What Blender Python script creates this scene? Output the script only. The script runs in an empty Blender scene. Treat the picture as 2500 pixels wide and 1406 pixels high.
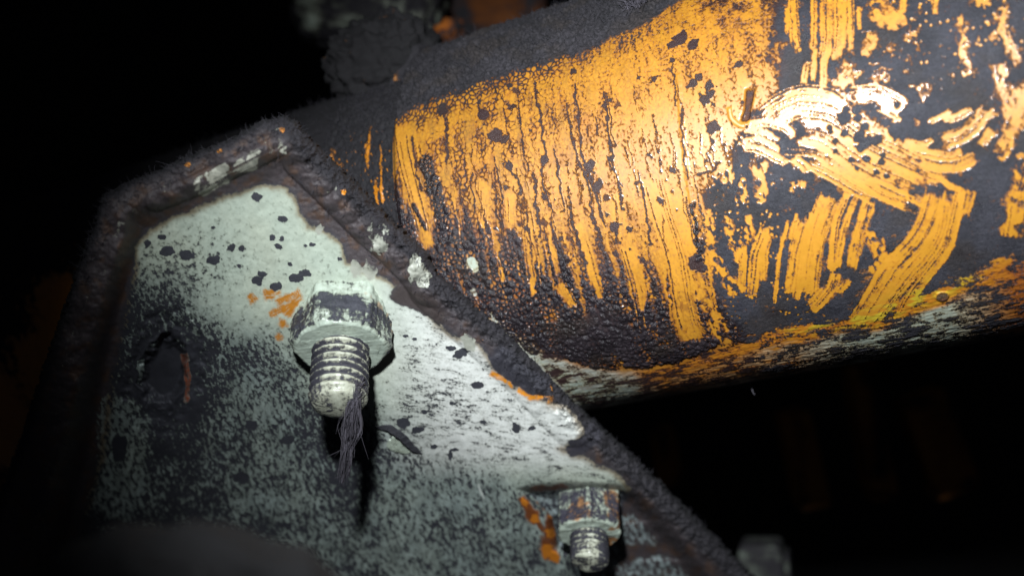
import bpy, math, random
import numpy as np
from mathutils import Vector, Matrix

# ------------------------------------------------------------------ camera, world, lamp
SC = bpy.context.scene
COL = SC.collection
FPX = 35/36*2500.0                      # focal length in photo pixels

cam_d = bpy.data.cameras.new('camera'); cam = bpy.data.objects.new('camera', cam_d); COL.objects.link(cam)
cam.location = (0, 0, 0); cam.rotation_euler = (math.radians(90), 0, 0)
cam_d.lens = 35; cam_d.sensor_width = 36; cam_d.clip_start = .01; cam_d.clip_end = 20
cam_d.dof.use_dof = True; cam_d.dof.focus_distance = .206; cam_d.dof.aperture_fstop = 10.0
SC.camera = cam

W = bpy.data.worlds.new('World'); SC.world = W; W.use_nodes = True
bg = W.node_tree.nodes['Background']; bg.inputs[0].default_value = (.5, .55, .7, 1); bg.inputs[1].default_value = .011

def look(o, target):
    o.rotation_euler = (Vector(target)-o.location).to_track_quat('-Z', 'Y').to_euler()

lamp_d = bpy.data.lights.new('phone_light', 'SPOT'); lamp = bpy.data.objects.new('phone_light', lamp_d); COL.objects.link(lamp)
lamp.location = (-.018, .0, .060)
lamp_d.energy = 5.0; lamp_d.color = (.88, .95, 1.0); lamp_d.shadow_soft_size = .0055
lamp_d.spot_size = math.radians(74); lamp_d.spot_blend = 1.0
look(lamp, (.042, .2, .002))

SC.view_settings.view_transform = 'Standard'; SC.view_settings.look = 'None'
SC.view_settings.exposure = 0; SC.view_settings.gamma = 1
SC.render.engine = 'CYCLES'

# ------------------------------------------------------------------ numpy noise
class Noise:
    def __init__(s, seed):
        r = np.random.RandomState(seed); s.p = r.permutation(4096)
        a = r.rand(4096)*2*np.pi; s.gx = np.cos(a); s.gy = np.sin(a); s.v = r.rand(4096); s.w = r.rand(4096)
    def per(s, x, y):
        xi = np.floor(x); yi = np.floor(y); fx = x-xi; fy = y-yi
        xi = xi.astype(np.int64); yi = yi.astype(np.int64)
        u = fx*fx*fx*(fx*(fx*6-15)+10); v = fy*fy*fy*(fy*(fy*6-15)+10)
        y0 = s.p[yi & 4095]; y1 = s.p[(yi+1) & 4095]
        def g(h, dx, dy): return s.gx[h]*dx+s.gy[h]*dy
        a = g(s.p[(xi+y0) & 4095], fx, fy); b = g(s.p[(xi+1+y0) & 4095], fx-1, fy)
        c = g(s.p[(xi+y1) & 4095], fx, fy-1); d = g(s.p[(xi+1+y1) & 4095], fx-1, fy-1)
        return ((a+(b-a)*u)*(1-v)+(c+(d-c)*u)*v)*1.4          # about -1..1
    def fbm(s, x, y, o=4, gain=.5):
        t = 0; a = 1; n = 0; f = 1
        for k in range(o):
            t = t+a*s.per(x*f+k*17.3, y*f+k*9.1); n += a; a *= gain; f *= 2.03
        return t/n*1.3
    def cells(s, x, y):
        xi = np.floor(x).astype(np.int64); yi = np.floor(y).astype(np.int64)
        f1 = np.full(x.shape, 9.); f2 = f1.copy(); idv = np.zeros(x.shape)
        for dx in (-1, 0, 1):
            for dy in (-1, 0, 1):
                h = s.p[(xi+dx+s.p[(yi+dy) & 4095]) & 4095]
                d = np.hypot(xi+dx+s.v[h]-x, yi+dy+s.w[h]-y)
                nearer = d < f1
                f2 = np.where(nearer, f1, np.minimum(f2, d)); idv = np.where(nearer, s.v[(h*7+3) & 4095], idv)
                f1 = np.where(nearer, d, f1)
        return f1, f2, idv
def noise3(p, seed=0):
    """3-D noise for scattered points from three 2-D slices"""
    n = Noise(100+seed)
    return (n.per(p[:, 0]+.31*p[:, 2], p[:, 1])+n.per(p[:, 1]+40, p[:, 2]+.23*p[:, 0])+n.per(p[:, 2]+80, p[:, 0]+.27*p[:, 1]))*.75
def fbm3(p, seed=0, o=3):
    t = 0; a = 1; n = 0
    for k in range(o):
        t = t+a*noise3(p*2.0**k, seed+k); n += a; a *= .55
    return t/n*1.3
def sst(a, b, x):
    t = np.clip((x-a)/(b-a), 0, 1); return t*t*(3-2*t)
def mix(a, b, t): return a+(b-a)*t
def mixc(c, col, t): return c+(np.array(col)-c)*t[..., None]
def uniform(n):                          # noise of about -1..1 to about 0..1, evenly spread
    return np.clip(.5+.5*np.tanh(1.5*n)/.9, 0, 1)

YELLOW = (.60, .262, .018); ORANGE = (.58, .205, .011); PALE = (.455, .515, .425); LIME = (.60, .48, .03); RUST = (.16, .045, .012)
DUST = (.024, .021, .0245); SMEAR = (.031, .0295, .037); TAR = (.018, .0125, .014); BROWN = (.055, .034, .026)

# ------------------------------------------------------------------ one layered material: paint under dirt, both from the object's own surface data
def layered(name, fine=1400., amp=.34, soft=.10, bump=.25, paint_rough=.34, stain=(.5, .45, .42), coat=.25, spec=.55):
    m = bpy.data.materials.new(name); m.use_nodes = True; nt = m.node_tree; N = nt.nodes; L = nt.links
    bs = N['Principled BSDF']
    def at(n, out):
        a = N.new('ShaderNodeAttribute'); a.attribute_name = n; return a.outputs[out]
    tc = N.new('ShaderNodeTexCoord')
    def nz(scale, det, ro=.6):
        n = N.new('ShaderNodeTexNoise'); n.inputs['Scale'].default_value = scale; n.inputs['Detail'].default_value = det
        n.inputs['Roughness'].default_value = ro; L.new(tc.outputs['Object'], n.inputs['Vector']); return n.outputs[0]
    def ma(op, a, b, clamp=False):
        n = N.new('ShaderNodeMath'); n.operation = op; n.use_clamp = clamp
        for i, v in enumerate((a, b)):
            if isinstance(v, (int, float)): n.inputs[i].default_value = v
            else: L.new(v, n.inputs[i])
        return n.outputs[0]
    n1 = nz(fine, 7, .72); n2 = nz(fine*.28, 6, .7); n3 = nz(fine*2.6, 4, .7); n4 = nz(fine*.07, 4)
    g = ma('ADD', at('grime', 'Fac'), ma('MULTIPLY', ma('SUBTRACT', n1, .5), amp*2))
    mr = N.new('ShaderNodeMapRange'); mr.interpolation_type = 'SMOOTHSTEP'
    mr.inputs['From Min'].default_value = .5-soft; mr.inputs['From Max'].default_value = .5+soft
    L.new(g, mr.inputs['Value']); mask = mr.outputs[0]
    def mc(a, b, f, blend='MIX'):
        n = N.new('ShaderNodeMix'); n.data_type = 'RGBA'; n.blend_type = blend
        for i, v in ((6, a), (7, b)):
            if isinstance(v, tuple): n.inputs[i].default_value = v
            else: L.new(v, n.inputs[i])
        if isinstance(f, (int, float)): n.inputs[0].default_value = f
        else: L.new(f, n.inputs[0])
        return n.outputs[2]
    vr = N.new('ShaderNodeMapRange'); vr.inputs['From Min'].default_value = .3; vr.inputs['From Max'].default_value = .7
    vr.inputs['To Min'].default_value = .82; vr.inputs['To Max'].default_value = 1.12; L.new(n2, vr.inputs['Value'])
    comb = N.new('ShaderNodeCombineColor'); [L.new(vr.outputs[0], comb.inputs[i]) for i in range(3)]
    paint = mc(at('paint', 'Color'), comb.outputs[0], .8, 'MULTIPLY')
    sr = N.new('ShaderNodeMapRange'); sr.interpolation_type = 'SMOOTHSTEP'; sr.inputs['From Min'].default_value = -.05; sr.inputs['From Max'].default_value = .62
    L.new(ma('ADD', g, ma('MULTIPLY', ma('SUBTRACT', n2, .5), .55)), sr.inputs['Value'])
    paint = mc(paint, stain+(1,), sr.outputs[0], 'MULTIPLY')
    vr2 = N.new('ShaderNodeMapRange'); vr2.inputs['From Min'].default_value = .3; vr2.inputs['From Max'].default_value = .7
    vr2.inputs['To Min'].default_value = .45; vr2.inputs['To Max'].default_value = 1.6; L.new(ma('ADD', ma('MULTIPLY', n3, .6), ma('MULTIPLY', n4, .4)), vr2.inputs['Value'])
    comb2 = N.new('ShaderNodeCombineColor'); [L.new(vr2.outputs[0], comb2.inputs[i]) for i in range(3)]
    dirt = mc(at('dirt', 'Color'), comb2.outputs[0], .9, 'MULTIPLY')
    L.new(mc(paint, dirt, mask), bs.inputs['Base Color'])
    rp = ma('ADD', paint_rough-.12, ma('MULTIPLY', n2, .24))
    rmix = N.new('ShaderNodeMix'); rmix.data_type = 'FLOAT'; L.new(mask, rmix.inputs[0]); L.new(rp, rmix.inputs[2]); L.new(at('dirtrough', 'Fac'), rmix.inputs[3])
    L.new(rmix.outputs[0], bs.inputs['Roughness'])
    L.new(ma('ADD', spec, ma('MULTIPLY', mask, .42-spec)), bs.inputs['Specular IOR Level']); bs.inputs['Coat Roughness'].default_value = .16; L.new(ma('MULTIPLY', ma('SUBTRACT', 1.0, mask), coat), bs.inputs['Coat Weight'])
    h = ma('ADD', ma('MULTIPLY', mask, ma('ADD', ma('MULTIPLY', n3, .7), .6)), ma('MULTIPLY', n2, .10))
    b = N.new('ShaderNodeBump'); b.inputs['Strength'].default_value = bump; b.inputs['Distance'].default_value = .0004
    L.new(h, b.inputs['Height']); L.new(b.outputs[0], bs.inputs['Normal'])
    return m
M_PIPE = layered('painted_pipe_metal', 1300, .32, .20, .75, .50, (.58, .41, .25), .45, .9)
M_PLATE = layered('pale_painted_plate', 2000, .40, .17, .55, .52, (.60, .60, .58), .12)
M_PART = layered('grimy_painted_steel', 1500, .48, .14, .6, .45, (.55, .53, .5), .2)
M_FAR = layered('far_grimy_steel', 300, .4, .2, .3, .75, coat=0, spec=.3)
def plain(name, col, rough=.9):
    m = bpy.data.materials.new(name); m.use_nodes = True; nt = m.node_tree
    bs = nt.nodes['Principled BSDF']; bs.inputs['Roughness'].default_value = rough
    n = nt.nodes.new('ShaderNodeTexNoise'); n.inputs['Scale'].default_value = 300; n.inputs['Detail'].default_value = 4
    r = nt.nodes.new('ShaderNodeValToRGB'); r.color_ramp.elements[0].color = tuple(c*.6 for c in col)+(1,); r.color_ramp.elements[1].color = tuple(min(1, c*1.4) for c in col)+(1,)
    tc = nt.nodes.new('ShaderNodeTexCoord'); nt.links.new(tc.outputs['Object'], n.inputs['Vector'])
    nt.links.new(n.outputs[0], r.inputs[0]); nt.links.new(r.outputs[0], bs.inputs['Base Color']); return m
M_FUZZ = plain('dust_fibre', (.040, .036, .044)); M_LINT = plain('lint_fibre', (.075, .066, .080)); M_WALL = plain('sooty_wall', (.010, .009, .009))

# ------------------------------------------------------------------ objects
def tag(o, label=None, cat=None, group=None, kind=None):
    for k, v in (('label', label), ('category', cat), ('group', group), ('kind', kind)):
        if v: o[k] = v
    return o
def empty(name, loc=(0, 0, 0)):
    o = bpy.data.objects.new(name, None); o.empty_display_size = .01; o.location = loc; COL.objects.link(o); return o
def mesh(name, V, F, mat, parent=None, attrs=None, smooth=True):
    V = np.asarray(V, dtype=np.float64); F = np.asarray(F, dtype=np.int32)
    if parent is not None: V = V-np.array(parent.matrix_world.translation if parent.parent else parent.location)
    me = bpy.data.meshes.new(name); k = F.shape[1]
    me.vertices.add(len(V)); me.vertices.foreach_set('co', V.astype(np.float32).ravel())
    me.loops.add(F.size); me.loops.foreach_set('vertex_index', F.ravel())
    me.polygons.add(len(F)); me.polygons.foreach_set('loop_start', np.arange(0, F.size, k, dtype=np.int32))
    me.polygons.foreach_set('loop_total', np.full(len(F), k, dtype=np.int32))
    me.polygons.foreach_set('use_smooth', np.full(len(F), smooth))
    me.update(calc_edges=True)
    for n, a in (attrs or {}).items():
        a = np.asarray(a, dtype=np.float32)
        if a.ndim == 2:
            at = me.attributes.new(n, 'FLOAT_COLOR', 'POINT')
            at.data.foreach_set('color', np.concatenate([a, np.ones((len(a), 1), np.float32)], 1).ravel())
        else:
            at = me.attributes.new(n, 'FLOAT', 'POINT'); at.data.foreach_set('value', a)
    me.validate()
    o = bpy.data.objects.new(name, me); me.materials.append(mat); COL.objects.link(o)
    if parent is not None: o.parent = parent
    return o
def gridfaces(ny, nx, closed=False):
    i = np.arange(ny*nx).reshape(ny, nx)
    if closed: i = np.concatenate([i, i[:, :1]], 1)
    return np.stack([i[:-1, :-1], i[:-1, 1:], i[1:, 1:], i[1:, :-1]], -1).reshape(-1, 4)
def ray(px, py): return np.stack([(np.asarray(px, float)-1250)/FPX, np.ones(np.shape(px)), (703-np.asarray(py, float))/FPX], -1)
def nrm(v): v = np.asarray(v, float); return v/np.linalg.norm(v)
def at_px(px, py, depth): return ray(px, py)*depth

# a canvas of surface coordinates (two 1-D axes); strokes are laid on it
class Canvas:
    def __init__(s, x, y, conv=lambda p: np.asarray(p, float), unit=1.0):
        s.x = x; s.y = y; s.X, s.Y = np.meshgrid(x, y); s.conv = conv; s.unit = unit; s.n = 0
    def line(s, pts, w, pad=2.0, smooth=True, warp=0):
        """slices, signed across, along, length for a polyline given in photo points"""
        p = s.conv(pts)
        if smooth and len(p) > 2:
            t = np.arange(len(p)); tt = np.linspace(0, len(p)-1, (len(p)-1)*5+1)
            q = []
            for c in range(2):
                y = p[:, c]; dy = np.gradient(y); k = np.clip(tt.astype(int), 0, len(p)-2); f = tt-k
                q.append((2*f**3-3*f**2+1)*y[k]+(f**3-2*f**2+f)*dy[k]+(-2*f**3+3*f**2)*y[k+1]+(f**3-f**2)*dy[k+1])
            p = np.stack(q, 1)
        r = w*pad
        ix = np.searchsorted(s.x, [p[:, 0].min()-r, p[:, 0].max()+r]); iy = np.searchsorted(s.y, [p[:, 1].min()-r, p[:, 1].max()+r])
        sl = (slice(iy[0], iy[1]), slice(ix[0], ix[1])); X = s.X[sl]; Y = s.Y[sl]
        if warp and X.size:
            n = Noise(321); k = 26*s.unit; X = X+warp*s.unit*n.fbm(X/k, Y/k*.7, 3); Y = Y+warp*s.unit*.6*n.fbm(X/k+30, Y/k+7, 3)
        best = np.full(X.shape, 1e9); sg = np.zeros(X.shape); al = np.zeros(X.shape); L = 0
        for a, b in zip(p[:-1], p[1:]):
            d = b-a; l = np.hypot(*d)+1e-9; d = d/l
            t = (X-a[0])*d[0]+(Y-a[1])*d[1]; c = np.clip(t, 0, l)
            q = np.hypot(X-a[0]-c*d[0], Y-a[1]-c*d[1]); m = q < best
            best = np.where(m, q, best); sg = np.where(m, np.sign((X-a[0])*d[1]-(Y-a[1])*d[0])*q, sg); al = np.where(m, L+c, al); L += l
        return sl, sg, al, L
    def stroke(s, pts, w, stri=.35, rag=.25, end=.5, edge=.25, blot=0, taper=0, warp=0):
        """value 0..1 of a brush or finger stroke"""
        w = w*s.unit; sl, sg, al, L = s.line(pts, w, max(2.0, 1+2.*warp*s.unit/w), True, warp)
        if sg.size == 0: return sl, sg
        s.n += 1; n = Noise(500+s.n)
        hw = w*.5*(1+rag*n.per(al/w*.9+3, 0*al+.5)+.5*rag*n.per(al/w*3+3, 0*al+4.5))
        if taper: hw = hw*(1-taper*np.clip(al/L, 0, 1))
        a = np.abs(sg)/np.maximum(hw, 1e-6); s.ridge = sst(.75, 1.1, a)*(1-sst(1.1, 1.7, a))*(.5+n.per(al/w*1.5, sg/w*.5))*((al > .1*w) & (al < L-.1*w))
        v = 1-sst(1-edge, 1+edge, a)
        e = end*w*(.6+.8*n.v[(np.floor((sg/w+9)*7).astype(int)) & 4095])+1e-6
        v = v*sst(-.02*w, e, al+.02*w)*sst(-.02*w, e, L-al+.02*w) if end else v
        if stri:
            st = n.per(sg/w*7+50, al/w*.22)*.5+n.per(sg/w*19+90, al/w*.3)*.45+n.per(sg/w*37+9, al/w*.4)*.35
            v = v*(1-min(1, stri*1.35)*sst(-.05, .42, st))
        if blot:
            bl = n.fbm(s.X[sl]/w*1.9, s.Y[sl]/w*1.3, 4); v = v*(1-blot*sst(-.15, .25, bl))
        return sl, v
    def blob(s, p, r, rag=.35, ry=None):
        s.n += 1; n = Noise(900+s.n); c = s.conv([p])[0]; r = r*s.unit; ry = (ry*s.unit if ry else r)
        R = max(r, ry)*2
        ix = np.searchsorted(s.x, [c[0]-R, c[0]+R]); iy = np.searchsorted(s.y, [c[1]-R, c[1]+R]); sl = (slice(*iy), slice(*ix))
        X = s.X[sl]-c[0]; Y = s.Y[sl]-c[1]
        d = np.hypot(X/r, Y/ry)*(1+rag*n.fbm(X/r*.9+5, Y/r*.9, 3))
        return sl, 1-sst(.82, 1.12, d)
    def curve(s, pts):                   # signed height above a curve y(x)
        p = s.conv(pts); o = np.argsort(p[:, 0]); return s.Y-np.interp(s.X, p[o, 0], p[o, 1])
    def side(s, pts):                    # signed distance right of a curve x(y)
        p = s.conv(pts); o = np.argsort(p[:, 1]); return s.X-np.interp(s.Y, p[o, 1], p[o, 0])
    def poly(s, pts):                    # signed distance, positive inside
        p = s.conv(pts); X = s.X; Y = s.Y; ins = np.zeros(X.shape, bool); best = np.full(X.shape, 1e9)
        for a, b in zip(p, np.roll(p, -1, 0)):
            d = b-a; t = np.clip(((X-a[0])*d[0]+(Y-a[1])*d[1])/(d@d+1e-9), 0, 1)
            best = np.minimum(best, np.hypot(X-a[0]-t*d[0], Y-a[1]-t*d[1]))
            c = (a[1] > Y) != (b[1] > Y)
            if abs(d[1]) > 1e-9: ins ^= c & (X < a[0]+(Y-a[1])*d[0]/d[1])
        return np.where(ins, best, -best)

# ------------------------------------------------------------------ the pipe
AX = nrm([.90783048, -.36416676, .20790958]); A0 = np.array([.08409312, .22945587, .03471652]); PR = .05
N0 = nrm([-.34068735, -.92959692, -.14064741]); T0 = nrm([-.24449122, -.05685184, .96798343])
def pipe_pt(s, th, r): return A0+AX*np.asarray(s)[..., None]+(np.cos(th)[..., None]*N0+np.sin(th)[..., None]*T0)*np.asarray(r)[..., None]
def pipe_uv(pts, R=PR):
    out = []
    for px, py in pts:
        r = nrm(ray(px, py)); rp = r-AX*(r@AX); a = rp@rp; b = -2*rp@A0; c = A0@A0-R*R; D = b*b-4*a*c
        t = (-b-math.sqrt(max(D, 0)))/(2*a); q = r*t-A0; out.append((q@AX*1000, math.atan2(q@T0, q@N0)*R*1000))
    return np.array(out)

pipe = tag(empty('pipe', tuple(A0+AX*-.1)), 'thick yellow-orange painted pipe smeared with black grease, running off to the upper right', 'pipe')

xs = np.concatenate([np.linspace(-100.5, 36, 930), np.linspace(37, 130, 40)])
thd = np.linspace(-84, 84, 860); ths = np.radians(np.concatenate([np.linspace(-180, -85, 30), thd, np.linspace(85, 178, 30)]))
C = Canvas(xs, ths*PR*1000, pipe_uv, .0835)
X, Y = C.X, C.Y
n1, n2, n3, n4, n5 = [Noise(k) for k in (11, 12, 13, 14, 15)]
wx = n1.fbm(X/5, Y/5, 3)*.8; wy = n2.fbm(X/5, Y/5, 3)*.8
# texture fields
f1, f2, cid = n1.cells((X+wx*.9+.25*n4.per(X/.7, Y/.7))/1.05, (Y+wy*.9+.25*n5.per(X/.7, Y/.7))/1.25); cell = np.clip((f2-f1)/.55, 0, 1)
f1b, f2b, cidb = n2.cells((X+wx*.3)/.95, (Y+wy*.3)/1.05); cellb = np.clip((f2b-f1b)/.55, 0, 1)
drip = uniform(n3.fbm((X+wx*.45)/1.7, Y/9.5, 4))               # streaks down the pipe
blot = uniform(n4.fbm((X+wx)/2.2, (Y+wy)/2.6, 5))
axial = uniform(n5.fbm((X+wx*1.5)/5.5, (Y-.03*X+wy*.8)/2.0, 5, .62))    # streaks along the pipe
big = n5.fbm(X/14, Y/14, 3)
fine = uniform(n1.fbm(X/.55, Y/.75, 3))
crack = np.abs(n2.fbm((X+wx)/2.6, (Y+wy)/3.4, 4))                # thin lines near 0

dTop = C.curve([(900, 330), (950, 300), (1000, 268), (1100, 228), (1230, 180), (1370, 140), (1450, 112), (1560, 62), (1640, 15), (1700, -50), (1800, -110)])
dRight = C.side([(1900, -140), (1905, -40), (1893, 60), (1912, 150), (1905, 215), (1845, 270), (1800, 340), (1790, 400), (1745, 430), (1715, 520), (1712, 600), (1740, 700), (1790, 790), (1835, 850), (1880, 930)])
dRight = dRight+3.4*n4.fbm(X/6, Y/6, 4)*sst(14, 22, Y)+1.5*n3.fbm(X/3, Y/4, 3)
dTar = -C.curve([(940, 430), (980, 480), (1040, 600), (1090, 560), (1150, 560), (1250, 590), (1350, 625), (1450, 640), (1560, 660), (1660, 680), (1760, 720), (1830, 780)])
dLow = -C.curve([(1200, 760), (1300, 835), (1400, 885), (1520, 905), (1640, 885), (1760, 845), (1880, 800), (2000, 780), (2130, 768), (2260, 706), (2380, 655), (2480, 622), (2560, 606)])
left = 1-sst(-1.5, 1.5, dRight)
# coverage
cov = .13+.10*big+.10*sst(1500, 1050, 1250+0*X)+.0*X
uvm = C.conv([(1100, 400), (1500, 300), (1800, 300)])
cov = np.interp(X, [-100, -86, -66, -45, -25, -12], [.38, .38, .35, .24, .22, .28])+.10*big
cellm = np.clip(cell+.9*sst(.35, .75, uniform(n5.fbm((X+wx)/3, Y/6+9, 4))), 0, 1)
tex = mix(.38*cellm+.34*drip+.28*fine, .50*fine+.42*drip+.08*cell, sst(-72, -50, X))
# right, smooth smear everywhere but some bare specks
cov = mix(cov, .86+.18*big, 1-left); tex = mix(tex, .6*blot+.4*fine, 1-left)
# transition strip with blotches
tr = np.exp(-((dRight-1.5)/5.0)**2); cov = cov-.30*tr*(1-left)*sst(-5, -12, Y)*0+.18*tr*left
upr = sst(-8, 22, X)*sst(6, 16, Y); cov = cov-.17*upr*sst(.0, .5, n3.fbm(X/6, Y/9, 3))
# tar, climbing in fingers
fing = n4.fbm((X+wx*.5)/2.0, Y/30, 3)*6.5+n3.fbm(X/6, Y/20+7, 2)*4
tarw = sst(-6, 6, dTar+fing)*(1-sst(-1, 3, dRight))*(1-sst(-1.5, 2.5, dLow+2*n5.fbm(X/5, Y/5, 3)))
tcov = .80+.34*n2.fbm((X+wx)/3.2, Y/9, 4); cov = mix(cov, tcov, tarw); tex = mix(tex, .55*cellb+.45*drip, tarw)
# lower band of mixed flakes
loww = sst(-2, 2.0, dLow+2.5*n2.fbm(X/7, Y/3, 3)); cov = mix(cov, .45+.42*n4.fbm(X/9, Y/5.5, 3)-.07*np.exp(-((dLow-3)/4)**2)+.3*n1.fbm(X/3, Y/2.2, 3), loww); tex = mix(tex, .74*axial+.26*fine, loww)
# dust on top
dt = dTop+1.2*n3.fbm(X/4, Y/5, 3); topw = sst(-9, 1.5, dt)
cov = mix(cov, .55, topw*left*.75); tex = mix(tex, .75*cell+.25*blot, topw*left*sst(-52, -62, X)); 
cov = np.where(dt > -1.2, cov+(dt+1.2)*.30, cov)
ur = sst(-38, -22, X)*sst(22, 34, Y)*left; cov = cov+.16*ur+.25*ur*n2.fbm(X/5, Y/6, 3); tex = mix(tex, .7*blot+.3*fine, ur*.8)
g = .5+(np.clip(cov, -.2, 1.3)-tex)*1.25
g = np.maximum(g, (.60-crack/.03*.2)*left*(1-topw)*sst(.45, .7, uniform(n5.fbm(X/4+20, Y/6, 3))))
spd = (f1b < .10+.22*cidb)*(cidb > .62); spw = (1-left)*np.clip(sst(2, 12, X)*sst(2, 12, Y)+sst(-14, -24, X)*1.0, 0, 1)*sst(.35, .6, uniform(n4.fbm(X/5+9, Y/5, 3)))
g = g-.75*spd*spw
tarh = tarw*sst(.35, .65, g)

wp = np.zeros_like(g); rid = np.zeros_like(g)
def wipe(pts, w, k=1.0, thin=0, **kw):
    if thin:
        k2 = dict(kw); k2.update(stri=.8, edge=.8, rag=.5, end=1.0); k2.pop('blot', 0)
        sl, v = C.stroke(pts, w*1.5, **k2); g[sl] = g[sl]*(1-v*.52)
    sl, v = C.stroke(pts, w, **kw)
    if thin and v.size: v = v*(1-thin*sst(-.35, .55, n5.fbm(X[sl]/2.4, Y[sl]/2.4, 4)+.6*n1.fbm(X[sl]/.8, Y[sl]/.8, 2)))
    wp[sl] = np.maximum(wp[sl], v); g[sl] = g[sl]*(1-v*k)-.12*v*k; rid[sl] = np.maximum(rid[sl], C.ridge)
    tarh[sl] *= 1-v
def smear(pts, w, k=.9, **kw):
    sl, v = C.stroke(pts, w, **kw); g[sl] = np.maximum(g[sl], v*k)
brs = np.random.RandomState(21)
def bristles(pts, w, n_out, n_in):
    p = np.array(pts, float)
    if len(p) == 2: p = np.array([p[0], (p[0]*2+p[1])/3, (p[0]+p[1]*2)/3, p[1]])
    t = np.gradient(p, axis=0); t /= np.linalg.norm(t, axis=1)[:, None]+1e-9; nn = np.stack([-t[:, 1], t[:, 0]], 1)
    for k in range(n_out+n_in):
        dark = k >= n_out; o = brs.uniform(-.46, .46) if dark else brs.choice([-1, 1])*brs.uniform(.35, .78)
        q = p+nn*(o*w)+brs.normal(0, .6, (len(p), 2)); e0, e1 = brs.uniform(-.12, .30, 2) if not dark else brs.uniform(.0, .35, 2)
        q[0] = q[0]+(q[1]-q[0])*e0*1.6; q[-1] = q[-1]+(q[-2]-q[-1])*e1*1.6
        if dark: 
            sl, v = C.stroke(q, brs.uniform(2.0, 3.8), stri=0, rag=.9, end=2, edge=.6, blot=.6, warp=2); g[sl] = np.maximum(g[sl], v*brs.uniform(.45, .8))
        else:
            sl, v = C.stroke(q, brs.uniform(2.4, 5.5), stri=0, rag=.9, end=2, edge=.6, blot=.5, warp=1.5); g[sl] = g[sl]*(1-v*brs.uniform(.6, .95)); wp[sl] = np.maximum(wp[sl], v)
for k in range(64):                      # many thin broken runs between tar and paint
    x0 = brs.uniform(1075, 1740); y0 = brs.uniform(430, 640)+.05*(x0-1400); Lr = brs.uniform(50, 210)
    sl, v = C.stroke([(x0, y0), (x0+.08*Lr, y0+.5*Lr), (x0+.19*Lr, y0+Lr)], brs.uniform(4, 12), stri=0, rag=.8, end=1, edge=.5, blot=.55, taper=.4, warp=8)
    g[sl] = g[sl]*(1-v*brs.uniform(.5, 1)); wp[sl] = np.maximum(wp[sl], v*.7); tarh[sl] *= 1-v
# ---- yellow runs and fingers in the tar
for pts, w, t in (([(978, 305), (990, 380), (1010, 460), (1032, 540), (1046, 610)], 44, .25), ([(1288, 545), (1296, 630), (1306, 722)], 26, .5), ([(1412, 545), (1440, 640), (1466, 730)], 22, .5),
                  ([(1362, 690), (1400, 752)], 22, .2), ([(1530, 600), (1556, 690), (1570, 760)], 34, .5), ([(1590, 430), (1618, 530), (1650, 630), (1668, 740), (1692, 832)], 52, .05),
                  ([(1660, 470), (1676, 540), (1690, 620)], 34, .1), ([(1500, 470), (1510, 560)], 26, .3), ([(1240, 470), (1246, 560)], 24, .5), ([(1180, 440), (1180, 560)], 26, .6)):
    wipe(pts, w, thin=.38, stri=.3, rag=.3, end=.3, edge=.4, taper=t, warp=8); bristles(pts, w, 2, int(w/12))
for pts, w in (([(1700, 680), (1720, 738), (1751, 792), (1775, 842)], 40), ([(1735, 610), (1769, 673), (1808, 722)], 30), ([(1722, 505), (1740, 600)], 26), ([(1850, 385), (1862, 500)], 30), ([(1812, 430), (1814, 500)], 20),
               ([(1778, 400), (1778, 455)], 24), ([(1930, 440), (1932, 470)], 18), ([(1960, 440), (1955, 462)], 18), ([(1770, 520), (1790, 590), (1815, 640)], 26), ([(1830, 520), (1822, 600)], 26), ([(2118, 560), (2140, 600), (2162, 640)], 34), ([(2130, 640), (2150, 670)], 30)):
    wipe(pts, w, .95, stri=.2, rag=.5, end=.4, edge=.5, blot=.8, warp=10)
# ---- top right wipes
for pts, w in (([(1921, 20), (1919, 88)], 7), ([(1940, -140), (1942, 72), (1951, 132)], 17), ([(1991, -140), (1988, 60), (1984, 125)], 11), ([(2024, -140), (2021, 79), (2011, 158)], 20), ([(2052, -140), (2050, 72), (2040, 152)], 19),
               ([(2064, 0), (2060, 120)], 6), ([(2079, -140), (2077, 125)], 9), ([(2097, 15), (2099, 75)], 7), ([(2206, -140), (2205, 36)], 9), ([(2281, -140), (2283, 40)], 13), ([(1972, 150), (1962, 208)], 13), ([(2013, 145), (2010, 222)], 14), ([(1990, 120), (1985, 200)], 8)):
    wipe(pts, w, .97, thin=.6, stri=.45, rag=.25, end=.5, edge=.45, warp=3); bristles(pts, w, 2, int(w/10))
for pts, w in (([(2112, 10), (2150, 30), (2215, 60)], 44), ([(2136, 70), (2118, 145)], 22), ([(2345, 30), (2350, 83), (2356, 144), (2372, 192)], 18), ([(2446, 10), (2453, 72), (2468, 122), (2495, 160)], 18),
               ([(2430, 150), (2446, 202), (2464, 245), (2471, 288), (2453, 360), (2440, 400)], 28), ([(2496, 370), (2482, 504), (2462, 580)], 34), ([(2392, -60), (2396, 20)], 20), ([(2090, 150), (2060, 190), (2030, 215)], 50), ([(2494, 200), (2500, 330)], 30)):
    wipe(pts, w, .95, thin=.6, stri=.1, rag=.5, end=.4, edge=.5, blot=.7, warp=10)
for p, r in (((2145, 182), 17), ((2160, 190), 12), ((2172, 119), 12), ((2262, 217), 19), ((2425, 90), 9), ((2230, 84), 6), ((2240, 120), 5), ((2110, 130), 8), ((2070, 235), 12), ((2240, 300), 8), ((2420, 280), 10)):
    sl, v = C.blob(p, r, .9); g[sl] = g[sl]*(1-v*.75*(.5+.5*uniform(n1.fbm(X[sl]/.7, Y[sl]/.7, 3))))
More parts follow.
